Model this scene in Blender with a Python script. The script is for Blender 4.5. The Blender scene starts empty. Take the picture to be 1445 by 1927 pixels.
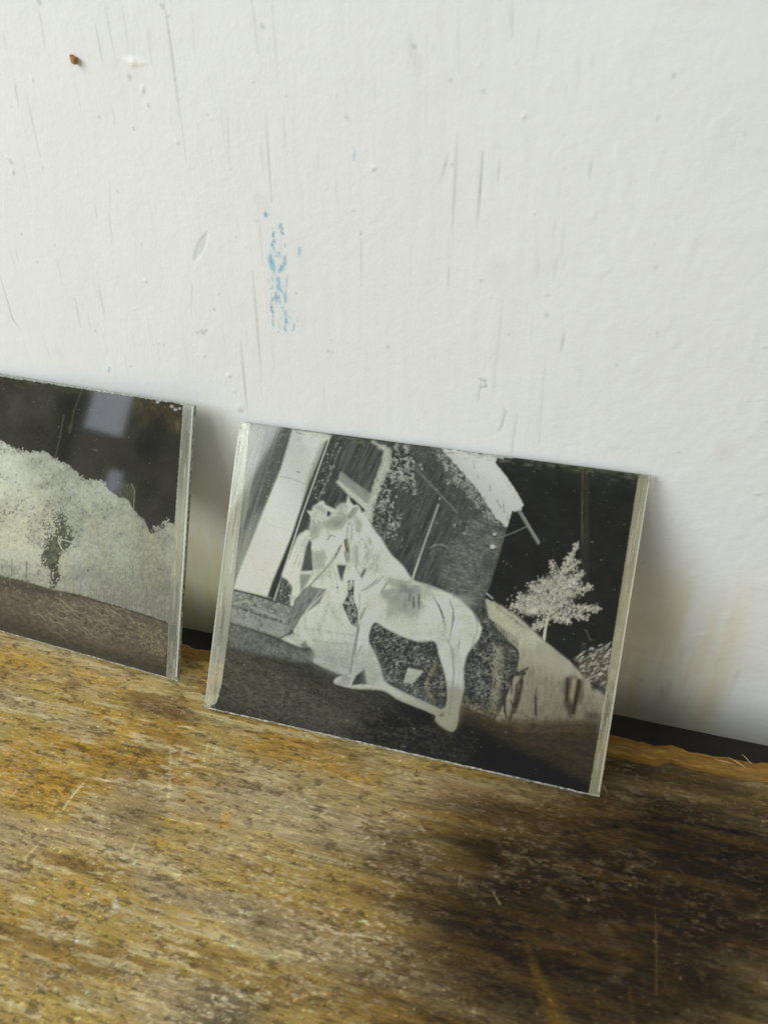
import bpy, math
import numpy as np

# ------------------------------------------------------------------ camera
sc = bpy.context.scene
COL = sc.collection
CAM = np.array([0.1015, -0.1917, 0.1841])
ROT = np.array([[0.96110802, 0.14696617, -0.23382113],      # columns: right, down, forward
                [0.2761059, -0.52995668, 0.80181759],
                [-0.00607501, -0.83519271, -0.54992384]])
FPX, PCX, PCY = 1462.4, 722.5, 963.5                        # surveyed focal length / centre of the photograph

cam = bpy.data.cameras.new('camera')
cam.sensor_fit = 'VERTICAL'
cam.sensor_height = 36.0
cam.sensor_width = 27.0
cam.lens = 36.0 * FPX / 1927.0
cam.clip_start = 0.005
cam.clip_end = 50
cam.dof.use_dof = True
cam.dof.focus_distance = 0.243
cam.dof.aperture_fstop = 16.0
cam_o = bpy.data.objects.new('camera', cam)
COL.objects.link(cam_o)
from mathutils import Matrix, Vector
r, d, f = ROT[:, 0], ROT[:, 1], ROT[:, 2]
cam_o.matrix_world = Matrix(((r[0], -d[0], -f[0], CAM[0]), (r[1], -d[1], -f[1], CAM[1]),
                             (r[2], -d[2], -f[2], CAM[2]), (0, 0, 0, 1)))
sc.camera = cam_o

# ------------------------------------------------------------------ light
world = bpy.data.worlds.new('World')
sc.world = world
world.use_nodes = True
bg = world.node_tree.nodes['Background']
bg.inputs[0].default_value = (0.975, 1.0, 0.985, 1)
bg.inputs[1].default_value = 0.40


def area(name, az, el, dist, sx, sy, power, color, target=(0.03, -0.01, 0.05)):
    a, e = math.radians(az), math.radians(el)
    t = Vector(target)
    p = t + Vector((math.sin(a) * math.cos(e), -math.cos(a) * math.cos(e), math.sin(e))) * dist
    l = bpy.data.lights.new(name, 'AREA')
    l.shape = 'RECTANGLE'
    l.size, l.size_y = sx, sy
    l.energy = power
    l.color = color
    o = bpy.data.objects.new(name, l)
    o.location = p
    o.rotation_euler = (t - p).to_track_quat('-Z', 'Y').to_euler()
    COL.objects.link(o)
    return o


area('window_light', -46, 29, 2.0, 1.25, 1.0, 36.5, (0.965, 1.0, 1.0))
# a far narrow window pane that mirrors in the plate on the left
area('far_window_light', -41.2, 14.0, 2.5, 0.12, 0.56, 1.0, (0.80, 0.88, 1.0), target=(-0.043, 0.0, 0.075))
area('far_pane_light', -39.75, 4.6, 2.5, 0.045, 0.075, 0.045, (0.72, 0.80, 1.0), target=(-0.038, -0.013, 0.056))

sc.view_settings.view_transform = 'Standard'
sc.view_settings.look = 'None'
sc.view_settings.exposure = 0.0
sc.view_settings.gamma = 1.0
sc.view_settings.use_curve_mapping = False
sc.render.engine = 'CYCLES'
sc.cycles.transparent_max_bounces = 16
sc.render.resolution_x, sc.render.resolution_y = 767, 1024

# ------------------------------------------------------------------ helpers
WALL_Y = 0.0024
TABLE_Z = -0.0011
rng = np.random.default_rng(7)


def ray(x, y):
    return ROT @ np.array([(x - PCX) / FPX, (y - PCY) / FPX, 1.0])


def on_wall(x, y):
    v = ray(x, y)
    p = CAM + v * ((WALL_Y - CAM[1]) / v[1])
    return p[0], p[2]


def on_table(x, y):
    v = ray(x, y)
    p = CAM + v * ((TABLE_Z - CAM[2]) / v[2])
    return p[0], p[1]


def lin(c):
    c = np.asarray(c, float) / 255.0
    return np.where(c <= 0.04045, c / 12.92, ((c + 0.055) / 1.055) ** 2.4)


def vnoise(x, y, seed=0):
    g = np.random.default_rng(seed + 1000).random((256, 256))
    xi, yi = np.floor(x).astype(int), np.floor(y).astype(int)
    fx, fy = x - xi, y - yi
    fx, fy = fx * fx * (3 - 2 * fx), fy * fy * (3 - 2 * fy)
    a, b = g[yi & 255, xi & 255], g[yi & 255, (xi + 1) & 255]
    c, e = g[(yi + 1) & 255, xi & 255], g[(yi + 1) & 255, (xi + 1) & 255]
    return (a * (1 - fx) + b * fx) * (1 - fy) + (c * (1 - fx) + e * fx) * fy


def fbm(x, y, octv=4, seed=0, gain=0.5):
    s, a, t = 0, 1.0, 0
    for i in range(octv):
        s = s + a * vnoise(x * 2 ** i + 17.3 * i, y * 2 ** i + 9.1 * i, seed + i)
        t += a
        a *= gain
    return s / t


def smooth(a, b, x):
    t = np.clip((x - a) / (b - a), 0, 1)
    return t * t * (3 - 2 * t)


def blur(m, r):
    r = int(max(0, r))
    if r == 0:
        return m
    for _ in range(2):
        for ax in (0, 1):
            p = np.pad(m, [(r + 1, r) if k == ax else (0, 0) for k in (0, 1)], mode='edge')
            c = np.cumsum(p, axis=ax)
            n = 2 * r + 1
            m = (np.take(c, range(n, c.shape[ax]), axis=ax) - np.take(c, range(0, c.shape[ax] - n), axis=ax)) / n
    return m


class Sheet:
    """A colour / relief / opacity field over two axes, painted with strokes, patches and flecks."""

    def __init__(s, ax, ay, unit=1.0):
        s.ax, s.ay = np.asarray(ax), np.asarray(ay)
        s.X, s.Y = np.meshgrid(s.ax, s.ay)
        s.c = np.zeros(s.X.shape + (3,))
        s.h = np.zeros(s.X.shape)
        s.a = np.ones(s.X.shape)
        s.unit = unit

    def win(s, x0, x1, y0, y1):
        i0, i1 = np.searchsorted(s.ax, (x0, x1))
        j0, j1 = np.searchsorted(s.ay, (y0, y1))
        return slice(j0, j1), slice(i0, i1)

    def put(s, w, m, col, h=0.0, a=None):
        if col is not None:
            s.c[w] += (np.asarray(col) - s.c[w]) * m[..., None]
        if h:
            s.h[w] += h * m
        if a is not None:
            s.a[w] += (a - s.a[w]) * m

    def mask(s, pts, pad=0):
        p = np.asarray(pts, float)
        w = s.win(p[:, 0].min() - pad, p[:, 0].max() + pad, p[:, 1].min() - pad, p[:, 1].max() + pad)
        X, Y = s.X[w], s.Y[w]
        m = np.zeros(X.shape, bool)
        q = np.roll(p, -1, 0)
        for (x0, y0), (x1, y1) in zip(p, q):
            if y0 == y1:
                continue
            k = (Y >= min(y0, y1)) & (Y < max(y0, y1))
            m ^= k & (X < (x1 - x0) * (Y - y0) / (y1 - y0) + x0)
        return w, m.astype(float)

    def poly(s, pts, col, soft=0, op=1.0, tex=None, h=0, a=None, rag=0):
        p = np.asarray(pts, float)
        if rag:
            out = []
            for u, v in zip(p, np.roll(p, -1, 0)):
                n = max(1, int(np.hypot(*(v - u)) / (rag * 1.6)))
                for k in range(n):
                    out.append(u + (v - u) * k / n + rng.normal(0, rag * 0.5, 2))
            p = np.array(out)
        w, m = s.mask(p, soft * 3 * s.unit)
        m = blur(m, soft) * op
        col = np.asarray(col, float)
        if tex is not None:
            amp, sx, sy, ang, sd = tex
            X, Y = s.X[w], s.Y[w]
            ca, sa = math.cos(ang), math.sin(ang)
            n = fbm((X * ca + Y * sa) / sx, (-X * sa + Y * ca) / sy, 3, sd, 0.65) - 0.5
            col = np.clip(col[None, None, :] * (1 + amp * 2 * n[..., None]), 0.001, 1)
        s.put(w, m, col, h, a)

    def veins(s, pts, scale, wid, light, dark, op, seed, ang=0.0, asp=1.0, lmax=.30, soft=3):
        """crinkled leaf relief: fine light ridges with a dark side, only over what is already dark"""
        w, m = s.mask(pts, soft * 2 * s.unit)
        m = blur(m, soft) * (s.c[w].mean(-1) < lmax)
        X, Y = s.X[w], s.Y[w]
        ca, sa = math.cos(ang), math.sin(ang)
        u, v = (X * ca + Y * sa) / (scale * asp), (-X * sa + Y * ca) / scale
        n = fbm(u, v, 3, seed, .55)
        big = smooth(.36, .58, fbm(u / 4, v / 4, 2, seed + 40))
        ridge = 1 - smooth(wid * .5, wid, np.abs(n - .5))
        shade = 1 - smooth(wid * .5, wid, np.abs(n - .5 - wid * 1.4))
        s.put(w, m * shade * op * .9, dark)
        s.put(w, m * ridge * op * (.35 + .65 * big), light)

    def line(s, pts, wid, col, op=1.0, h=0, a=None, taper=False, rough=0.0, soft=0.5):
        pts = np.asarray(pts, float)
        N = len(pts) - 1
        for k in range(N):
            p, q = pts[k], pts[k + 1]
            pad = wid * 1.5 + s.unit
            w = s.win(min(p[0], q[0]) - pad, max(p[0], q[0]) + pad, min(p[1], q[1]) - pad, max(p[1], q[1]) + pad)
            X, Y = s.X[w], s.Y[w]
            if X.size == 0:
                continue
            dv = q - p
            L2 = max(dv @ dv, 1e-18)
            t = np.clip(((X - p[0]) * dv[0] + (Y - p[1]) * dv[1]) / L2, 0, 1)
            dd = np.hypot(X - p[0] - t * dv[0], Y - p[1] - t * dv[1])
            ww = wid * 0.5
            if taper:
                g = (k + t) / N
                ww = ww * np.clip(4 * g * (1 - g), 0.12, 1) if taper is True else ww * (1 - 0.85 * g)
            m = np.clip((ww - dd) / (soft * s.unit) + 0.5, 0, 1) * op
            if rough:
                m = m * smooth(0.5 - 0.35, 0.5 + 0.1, fbm(X / (wid * 2.2), Y / (wid * 2.2), 2, int(abs(p[0] * 7919)) % 97) + 0.5 - rough)
            s.put(w, m, col, h, a)

    def blob(s, c, rx, ry, col, ang=0, op=1.0, h=0, a=None, soft=0.6):
        R = max(rx, ry) * 1.4 + s.unit
        w = s.win(c[0] - R, c[0] + R, c[1] - R, c[1] + R)
        X, Y = s.X[w] - c[0], s.Y[w] - c[1]
        if X.size == 0:
            return
        ca, sa = math.cos(ang), math.sin(ang)
        dd = np.hypot((X * ca + Y * sa) / rx, (-X * sa + Y * ca) / ry)
        m = (1 - smooth(1 - soft, 1 + 0.35 * soft, dd)) * op
        s.put(w, m, col, h, a)

    def scatter(s, pts, n, smin, smax, cols, ang=0, dang=3.14, asp=2.0, op=1.0, h=0, soft=0.5):
        p = np.asarray(pts, float)
        lo, hi = p.min(0), p.max(0)
        Q = lo + rng.random((n * 3, 2)) * (hi - lo)
        ins = np.zeros(len(Q), bool)
        for (x0, y0), (x1, y1) in zip(p, np.roll(p, -1, 0)):
            if y0 == y1:
                continue
            k = (Q[:, 1] >= min(y0, y1)) & (Q[:, 1] < max(y0, y1))
            ins ^= k & (Q[:, 0] < (x1 - x0) * (Q[:, 1] - y0) / (y1 - y0) + x0)
        cols = np.asarray(cols, float)
        for q in Q[ins][:n]:
            r_ = smin + (smax - smin) * rng.random() ** 2
            c = cols[rng.integers(len(cols))] if cols.ndim == 2 else cols
            s.blob(q, r_, r_ / asp, c, ang + (rng.random() - 0.5) * dang, op * (0.5 + 0.5 * rng.random()), h, None, soft)


def grid_mesh(name, P, color=None, alpha=None, flip=False):
    """one mesh sheet from an array of points (rows, columns, 3) with an optional colour layer"""
    H, W = P.shape[:2]
    me = bpy.data.meshes.new(name)
    me.vertices.add(H * W)
    me.vertices.foreach_set('co', P.reshape(-1).astype(np.float32))
    i = (np.arange(H - 1)[:, None] * W + np.arange(W - 1)[None, :]).ravel()
    q = np.stack([i, i + 1, i + W + 1, i + W], 1)
    if flip:
        q = q[:, ::-1]
    n = len(q)
    me.loops.add(n * 4)
    me.loops.foreach_set('vertex_index', q.reshape(-1).astype(np.int32))
    me.polygons.add(n)
    me.polygons.foreach_set('loop_start', (np.arange(n) * 4).astype(np.int32))
    me.polygons.foreach_set('use_smooth', np.ones(n, bool))
    if color is not None:
        at = me.attributes.new('Col', 'FLOAT_COLOR', 'POINT')
        al = np.ones(H * W) if alpha is None else alpha.reshape(-1)
        at.data.foreach_set('color', np.concatenate([color.reshape(-1, 3), al[:, None]], 1).astype(np.float32).ravel())
    me.update(calc_edges=True)
    me.validate()
    return me


def link(name, me, mat, parent=None):
    o = bpy.data.objects.new(name, me)
    if mat:
        me.materials.append(mat)
    COL.objects.link(o)
    if parent:
        o.parent = parent
    return o


def mesh(name, verts, faces, smooth_=False):
    me = bpy.data.meshes.new(name)
    me.from_pydata([tuple(v) for v in verts], [], faces)
    for p in me.polygons:
        p.use_smooth = smooth_
    me.update()
    return me


def new_mat(name):
    m = bpy.data.materials.new(name)
    m.use_nodes = True
    nt = m.node_tree
    nt.nodes.clear()
    out = nt.nodes.new('ShaderNodeOutputMaterial')
    return m, nt, out


def N(nt, kind, **kw):
    n = nt.nodes.new(kind)
    for k, v in kw.items():
        setattr(n, k, v)
    return n


def noise(nt, vec, scale, detail=4, rough=0.55, stretch=None):
    if stretch:
        mp = N(nt, 'ShaderNodeMapping')
        mp.inputs['Scale'].default_value = stretch
        nt.links.new(vec, mp.inputs['Vector'])
        vec = mp.outputs[0]
    n = N(nt, 'ShaderNodeTexNoise')
    n.inputs['Scale'].default_value = scale
    n.inputs['Detail'].default_value = detail
    n.inputs['Roughness'].default_value = rough
    nt.links.new(vec, n.inputs['Vector'])
    return n.outputs['Fac']


def math_n(nt, op, a, b=None, c=None, clamp=False):
    n = N(nt, 'ShaderNodeMath', operation=op)
    n.use_clamp = clamp
    for k, v in enumerate((a, b, c)):
        if v is None:
            continue
        if isinstance(v, (int, float)):
            n.inputs[k].default_value = v
        else:
            nt.links.new(v, n.inputs[k])
    return n.outputs[0]


def scale_col(nt, col, fac):
    n = N(nt, 'ShaderNodeVectorMath', operation='SCALE')
    nt.links.new(col, n.inputs[0])
    nt.links.new(fac, n.inputs['Scale'])
    return n.outputs[0]


def bump(nt, height, strength, dist, normal=None):
    b = N(nt, 'ShaderNodeBump')
    b.inputs['Strength'].default_value = strength
    b.inputs['Distance'].default_value = dist
    nt.links.new(height, b.inputs['Height'])
    if normal is not None:
        nt.links.new(normal, b.inputs['Normal'])
    return b.outputs[0]


# ------------------------------------------------------------------ materials
def wall_material():
    m, nt, out = new_mat('white_wall_paint')
    co = N(nt, 'ShaderNodeTexCoord').outputs['Object']
    col = N(nt, 'ShaderNodeAttribute', attribute_name='Col').outputs['Color']
    p = N(nt, 'ShaderNodeBsdfPrincipled')
    p.inputs['Roughness'].default_value = 0.62
    p.inputs['Specular IOR Level'].default_value = 0.25
    n1 = noise(nt, co, 420, 5, 0.6)
    n2 = noise(nt, co, 1500, 3, 0.6)
    n3 = noise(nt, co, 260, 4, 0.6, (3.0, 1.0, 0.22))
    mott = math_n(nt, 'MULTIPLY_ADD', noise(nt, co, 160, 6, 0.65), 0.05, 0.975)
    nt.links.new(scale_col(nt, col, mott), p.inputs['Base Color'])
    b = bump(nt, n1, 0.19, 0.0005)
    b = bump(nt, n3, 0.06, 0.0004, b)
    b = bump(nt, n2, 0.26, 0.0002, b)
    nt.links.new(b, p.inputs['Normal'])
    nt.links.new(p.outputs[0], out.inputs[0])
    return m


def wood_material():
    m, nt, out = new_mat('worn_wood')
    co = N(nt, 'ShaderNodeTexCoord').outputs['Object']
    col = N(nt, 'ShaderNodeAttribute', attribute_name='Col').outputs['Color']
    p = N(nt, 'ShaderNodeBsdfPrincipled')
    g1 = noise(nt, co, 520, 6, 0.72, (0.13, 1.6, 1.0))
    g2 = noise(nt, co, 1500, 5, 0.75, (0.3, 1.3, 1.0))
    g3 = noise(nt, co, 3200, 3, 0.7)
    s = math_n(nt, 'ADD', math_n(nt, 'MULTIPLY', g1, 0.9), math_n(nt, 'ADD', math_n(nt, 'MULTIPLY', g2, 0.9), math_n(nt, 'MULTIPLY', g3, 0.5)))
    k = math_n(nt, 'MULTIPLY_ADD', s, 3.0, -2.40)
    patch = math_n(nt, 'MULTIPLY_ADD', noise(nt, co, 48, 4, 0.6, (0.7, 1.3, 1.0)), 2.6, -0.75, clamp=True)
    patch = math_n(nt, 'MULTIPLY_ADD', patch, 0.60, 0.22)
    k = math_n(nt, 'ADD', math_n(nt, 'MULTIPLY', math_n(nt, 'SUBTRACT', k, 1.0), patch), 1.0)
    k = math_n(nt, 'MAXIMUM', k, 0.28)
    nt.links.new(scale_col(nt, col, k), p.inputs['Base Color'])
    p.inputs['Specular IOR Level'].default_value = 0.16
    rr = math_n(nt, 'MULTIPLY_ADD', noise(nt, co, 300, 4, 0.6), 0.45, 0.30)
    nt.links.new(rr, p.inputs['Roughness'])
    b = bump(nt, g1, 0.5, 0.0005)
    b = bump(nt, g2, 0.6, 0.0004, b)
    nt.links.new(b, p.inputs['Normal'])
    nt.links.new(p.outputs[0], out.inputs[0])
    return m


def glass_material():
    m, nt, out = new_mat('clear_old_glass')
    geo = N(nt, 'ShaderNodeNewGeometry')
    dt = N(nt, 'ShaderNodeVectorMath', operation='DOT_PRODUCT')
    nt.links.new(geo.outputs['Normal'], dt.inputs[0])
    nt.links.new(geo.outputs['Incoming'], dt.inputs[1])
    c = math_n(nt, 'ABSOLUTE', dt.outputs['Value'])
    sch = math_n(nt, 'MULTIPLY_ADD', math_n(nt, 'POWER', math_n(nt, 'SUBTRACT', 1.0, c), 5.0), 0.95, 0.045)
    fac = math_n(nt, 'MULTIPLY', sch, math_n(nt, 'SUBTRACT', 1.0, geo.outputs['Backfacing']), clamp=True)
    t = N(nt, 'ShaderNodeBsdfTransparent')
    t.inputs[0].default_value = (0.95, 0.97, 0.94, 1)
    g = N(nt, 'ShaderNodeBsdfGlossy')
    g.inputs['Roughness'].default_value = 0.03
    mx = N(nt, 'ShaderNodeMixShader')
    nt.links.new(fac, mx.inputs[0])
    nt.links.new(t.outputs[0], mx.inputs[1])
    nt.links.new(g.outputs[0], mx.inputs[2])
    nt.links.new(mx.outputs[0], out.inputs[0])
    return m


def edge_material(name, dark, light, lo, hi):
    m, nt, out = new_mat(name)
    co = N(nt, 'ShaderNodeTexCoord').outputs['Object']
    n = noise(nt, co, 900, 5, 0.7)
    rp = N(nt, 'ShaderNodeValToRGB')
    rp.color_ramp.elements[0].position = lo
    rp.color_ramp.elements[0].color = (*dark, 1)
    rp.color_ramp.elements[1].position = hi
    rp.color_ramp.elements[1].color = (*light, 1)
    nt.links.new(n, rp.inputs[0])
    p = N(nt, 'ShaderNodeBsdfPrincipled')
    p.inputs['Roughness'].default_value = 0.35
    nt.links.new(rp.outputs[0], p.inputs['Base Color'])
    nt.links.new(bump(nt, n, 0.5, 0.0004), p.inputs['Normal'])
    nt.links.new(p.outputs[0], out.inputs[0])
    return m


def emulsion_material():
    m, nt, out = new_mat('silver_gelatin_emulsion')
    co = N(nt, 'ShaderNodeTexCoord').outputs['Object']
    at = N(nt, 'ShaderNodeAttribute', attribute_name='Col')
    gr = math_n(nt, 'MULTIPLY_ADD', noise(nt, co, 2600, 3, 0.7), 0.5, 0.75)
    p = N(nt, 'ShaderNodeBsdfPrincipled')
    nt.links.new(scale_col(nt, at.outputs['Color'], gr), p.inputs['Base Color'])
    p.inputs['Roughness'].default_value = 0.045
    p.inputs['Specular IOR Level'].default_value = 0.42
    nt.links.new(bump(nt, noise(nt, co, 60, 2, 0.5), 0.004, 0.0003), p.inputs['Normal'])
    t = N(nt, 'ShaderNodeBsdfTransparent')
    sq = N(nt, 'ShaderNodeGamma')
    sq.inputs[1].default_value = 0.22
    nt.links.new(at.outputs['Color'], sq.inputs[0])
    nt.links.new(sq.outputs[0], t.inputs[0])
    mx = N(nt, 'ShaderNodeMixShader')
    nt.links.new(at.outputs['Alpha'], mx.inputs[0])
    nt.links.new(t.outputs[0], mx.inputs[1])
    nt.links.new(p.outputs[0], mx.inputs[2])
    nt.links.new(mx.outputs[0], out.inputs[0])
    return m


def plain_material(name, col, rough=0.8):
    m, nt, out = new_mat(name)
    co = N(nt, 'ShaderNodeTexCoord').outputs['Object']
    p = N(nt, 'ShaderNodeBsdfPrincipled')
    rgb = N(nt, 'ShaderNodeRGB')
    rgb.outputs[0].default_value = (*col, 1)
    k = math_n(nt, 'MULTIPLY_ADD', noise(nt, co, 1200, 4, 0.6), 0.7, 0.65)
    nt.links.new(scale_col(nt, rgb.outputs[0], k), p.inputs['Base Color'])
    p.inputs['Roughness'].default_value = rough
    nt.links.new(p.outputs[0], out.inputs[0])
    return m


M_WALL, M_WOOD, M_GLASS = wall_material(), wood_material(), glass_material()
M_EDGE = edge_material('ground_glass_edge', (0.07, 0.09, 0.06), (0.50, 0.56, 0.46), 0.36, 0.62)
M_EDGE_LIGHT = edge_material('dusty_glass_edge', (0.10, 0.10, 0.08), (0.66, 0.67, 0.60), 0.36, 0.62)
M_EMUL = emulsion_material()
M_DARK = plain_material('gap_black', (0.022, 0.019, 0.013))  # near-black for the added sheet in the gap
M_STRAW = plain_material('raw_splinter_wood', (0.55, 0.38, 0.16))
M_RUST = plain_material('rust_brown_flake', (0.35, 0.20, 0.05))


def axis(a0, a, b, b1, step, far):
    """fine steps in the part in view, a few wide ones beyond it"""
    return np.concatenate([np.linspace(a0, a, far, endpoint=False), np.arange(a, b, step), np.linspace(b, b1, far + 1)])


# ------------------------------------------------------------------ wall
def build_wall():
    s = Sheet(axis(-0.9, -0.094, 0.158, 0.9, 0.0004, 10), axis(-0.09, -0.03, 0.192, 0.9, 0.0004, 10), 0.0004)
    X, Y = s.X, s.Y
    s.c[:] = np.array([0.79, 0.805, 0.80])
    # slow unevenness of the plaster, brush streaks on the left and middle, roller stipple on the right
    s.h += (fbm(X * 22, Y * 16, 3, 3) - 0.5) * 0.0007
    s.h += (fbm(X * 90, Y * 70, 4, 5) - 0.5) * 0.00016
    mid = smooth(-0.02, 0.05, X) * (1 - smooth(0.085, 0.125, X))
    s.h += (fbm(X * 420, Y * 26, 3, 8) - 0.5) * 0.00006 * (0.3 + mid)
    right = smooth(0.06, 0.12, X)
    s.h += (fbm(X * 380, Y * 380, 3, 9) - 0.5) * 0.00010 * right
    lumps = fbm(X * 160, Y * 130, 2, 31)
    s.h += smooth(0.66, 0.86, lumps) * 0.00007 * (0.4 + right)
    warm = fbm(X * 12, Y * 9, 3, 41)[..., None]
    s.c *= 1 + (warm - 0.5) * np.array([0.03, 0.025, 0.035])
    W = lambda *pts: [on_wall(*p) for p in pts]
    grey = np.array([0.33, 0.35, 0.34])
    mm = 0.001
    # pencil-thin scores and hairline cracks in the paint
    for pts, w, op in (
            (((308, 0), (318, 60), (330, 150), (345, 258)), 0.9, .55), (((345, 258), (352, 305)), .5, .3),
            (((73, 10), (86, 90)), .7, .35), (((180, 45), (196, 125)), .7, .45), (((196, 0), (216, 105)), .9, .3),
            (((228, 5), (245, 100)), .6, .22), (((276, 45), (286, 122)), .6, .35), (((48, 165), (77, 295)), .6, .45),
            (((28, 150), (36, 200)), 1.0, .35), (((5, 55), (16, 100)), .7, .3), (((360, 20), (367, 105)), .5, .3),
            (((476, 0), (486, 100)), .6, .5), (((512, 0), (525, 160)), .6, .25), (((499, 200), (512, 380)), .6, .6),
            (((534, 200), (537, 300)), .5, .35), (((428, 210), (432, 312)), .5, .4), (((179, 380), (184, 415)), .6, .4),
            (((205, 400), (212, 460)), .6, .35), (((206, 340), (208, 400)), .5, .3), (((1, 520), (24, 600), (38, 620)), .7, .55),
            (((142, 562), (152, 615)), .6, .45), (((185, 533), (199, 602)), .6, .5), (((362, 530), (361, 592)), .5, .4),
            (((476, 510), (484, 600), (493, 720)), .7, .6), (((453, 640), (466, 782)), .9, .6), (((486, 380), (496, 500)), .5, .4),
            (((679, 435), (681, 540)), .5, .45), (((773, 60), (773, 112)), .6, .5), (((965, 0), (963, 75)), .8, .4),
            (((864, 20), (862, 140)), .5, .25), (((843, 285), (838, 310), (828, 345)), 1.0, .4), (((860, 250), (851, 440)), .7, .6),
            (((908, 285), (903, 360), (897, 430)), .8, .7), (((940, 300), (936, 345)), .8, .4), (((1113, 300), (1108, 335)), .9, .5),
            (((1116, 100), (1112, 130)), .8, .3), (((1240, 218), (1233, 230)), .8, .5), (((802, 130), (800, 240)), .5, .25),
            (((1062, 620), (1056, 664)), .9, .55), (((948, 545), (928, 740)), .6, .3), (((905, 715), (899, 755)), .6, .6),
            (((948, 770), (942, 812)), .6, .5), (((972, 780), (962, 855)), .6, .4), (((1024, 690), (1012, 860)), .6, .3),
            (((1048, 480), (1040, 530)), .9, .3), (((845, 500), (842, 545)), .8, .35), (((320, 0), (322, 5)), .5, .5),
            (((1366, 1378 - 20), (1362, 1384)), .6, .2), (((1245, 1288), (1244, 1320)), .9, .4), (((1280, 1240), (1279, 1300)), .8, .2)):
        s.line(W(*pts), w * .6 * mm, grey * .9, op * .85, -0.00009 * min(1, w), taper=True, rough=0.12, soft=1.1)
    # scattered faint vertical drag marks
    for _ in range(110):
        x, y = rng.uniform(0, 1100), rng.uniform(0, 720)
        L = rng.uniform(8, 90)
        lean = 0.14 - (x - 330) * 0.00034
        s.line(W((x, y), (x + lean * L, y + L)), rng.uniform(.3, .7) * mm, grey * 1.25, rng.uniform(.04, .18), -0.00004, taper=True, rough=0.1)
    # short diagonal gouge, raised dab, blistered flecks
    s.line(W((392, 435), (366, 492)), 2.2 * mm, grey * 1.5, .35, -0.0004, taper=True)
    s.line(W((232, 112), (250, 117), (278, 118)), 1.6 * mm, (0.86, 0.86, 0.85), .7, 0.00028, soft=2.5, taper=True)
    for (x, y, rx, ry, ang, h) in ((268, 168, .9, 2.0, -.3, .0012), (277, 195, .7, 1.9, .5, .0009), (18, 300, .8, 2.6, .7, .0012),
                                   (24, 322, .8, 1.6, -.4, .0012), (10, 294, .8, 1.0, 0, -.001), (334, 266, .9, 1.0, 0, .0009),
                                   (432, 314, .6, .7, 0, .0009), (702, 316, 1.3, .9, .4, .0012), (663, 394, 1.1, .7, 0, .001),
                                   (274, 527, 1.0, .8, .3, .0012), (254, 580, .7, .5, 0, .0008), (383, 668, 1.2, .8, 0, .0009),
                                   (430, 706, 1.5, .9, .2, .0012), (440, 735, .7, .7, 0, .0008), (411, 549, .6, .8, 0, .0008),
                                   (69, 490, .8, .7, 0, .0009), (244, 686, .7, .9, 0, .0007), (450, 768, 2.2, 2.4, 0, .0007),
                                   (920, 670, .5, .6, 0, .0009), (922, 557, .4, .6, 0, .0008), (749, 681, .8, .5, 0, .0007),
                                   (985, 218, .7, 1.3, -.5, .0011), (1027, 552, 1.1, .7, .4, .0006), (1428, 750, 1.4, .5, .3, .0009),
                                   (1405, 752, .6, .8, 0, .0007), (1424, 928, 2.2, .6, .25, .0009), (1378, 808, .8, .5, 0, .0006),
                                   (1410, 910, .8, .5, 0, .0006), (1003, 400, .5, .6, 0, .0007), (1440, 790, .8, 1.0, 0, .0008),
                                   (536, 176, .6, .8, 0, .0006), (475, 151, .6, .6, 0, .0006), (442, 443, .7, .7, 0, .0006),
                                   (60, 148, .5, 1.5, 0, .0008), (1440, 650, 1.6, .6, .2, .0006)):
        s.blob(on_wall(x, y), rx * .65 * mm, ry * .65 * mm, (0.84, 0.84, 0.82), ang, .4, h * .26, soft=0.5)
        cx, cy = on_wall(x + 3, y + 4)
        s.blob((cx, cy), rx * .6 * mm, ry * .4 * mm, grey * .9, ang, .35, soft=.8)  # shade beside each fleck, painted in
    # small dents and specks of dirt
    for (x, y, r_) in ((1268, 143, .8), (222, 360, .6), (41, 441, .7), (103, 461, .4), (679, 440, .7), (618, 661, .7), (626, 664, .6),
                       (623, 640, .4), (957, 630, .6), (1237, 626, .5), (731, 654, .8), (404, 582, .8), (310, 650, .5), (848, 151, .7),
                       (1278, 852, .7), (1258, 1015, .5), (1206, 1281, 1.0), (1397, 1301, .6), (1380, 1272, .5), (305, 12, 1.0),
                       (494, 50, 1.0), (75, 3, 1.3), (382, 625, 1.6), (372, 626, .9), (389, 622, .9), (300, 648, .4), (558, 552, .6),
                       (187, 220, .7), (252, 243, .7), (245, 145, 1.1), (780, 88, 1.0), (909, 172, .7), (850, 310, .7), (905, 530, .7)):
        s.blob(on_wall(x, y), r_ * .6 * mm, r_ * .8 * mm, grey * .8, rng.random(), .36, -.00006)
    for _ in range(120):
        x, y = rng.uniform(0, 1445), rng.uniform(0, 1250)
        k = rng.random()
        s.blob(on_wall(x, y), rng.uniform(.25, .7) * mm, rng.uniform(.25, .9) * mm, grey if k < .35 else (0.84, 0.84, 0.82), rng.random() * 3,
               rng.uniform(.1, .35), (-.0001 if k < .35 else .00016))
    # yellowed spots
    for (x, y, r_, op) in ((492, 380, 2, .4), (783, 120, 2.0, .4), (112, 664, 2.4, .3), (1361, 851, 2.6, .4), (936, 500, 2.4, .35), (930, 525, 2, .25)):
        s.blob(on_wall(x, y), r_ * mm, r_ * 1.3 * mm, (0.58, 0.54, 0.40), .2, op * .55, soft=1)
    # traces of blue paint rubbed off in short vertical dashes
    blue = [np.array(c) for c in ((0.035, 0.26, 0.47), (0.09, 0.36, 0.53), (0.28, 0.53, 0.64))]
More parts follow.
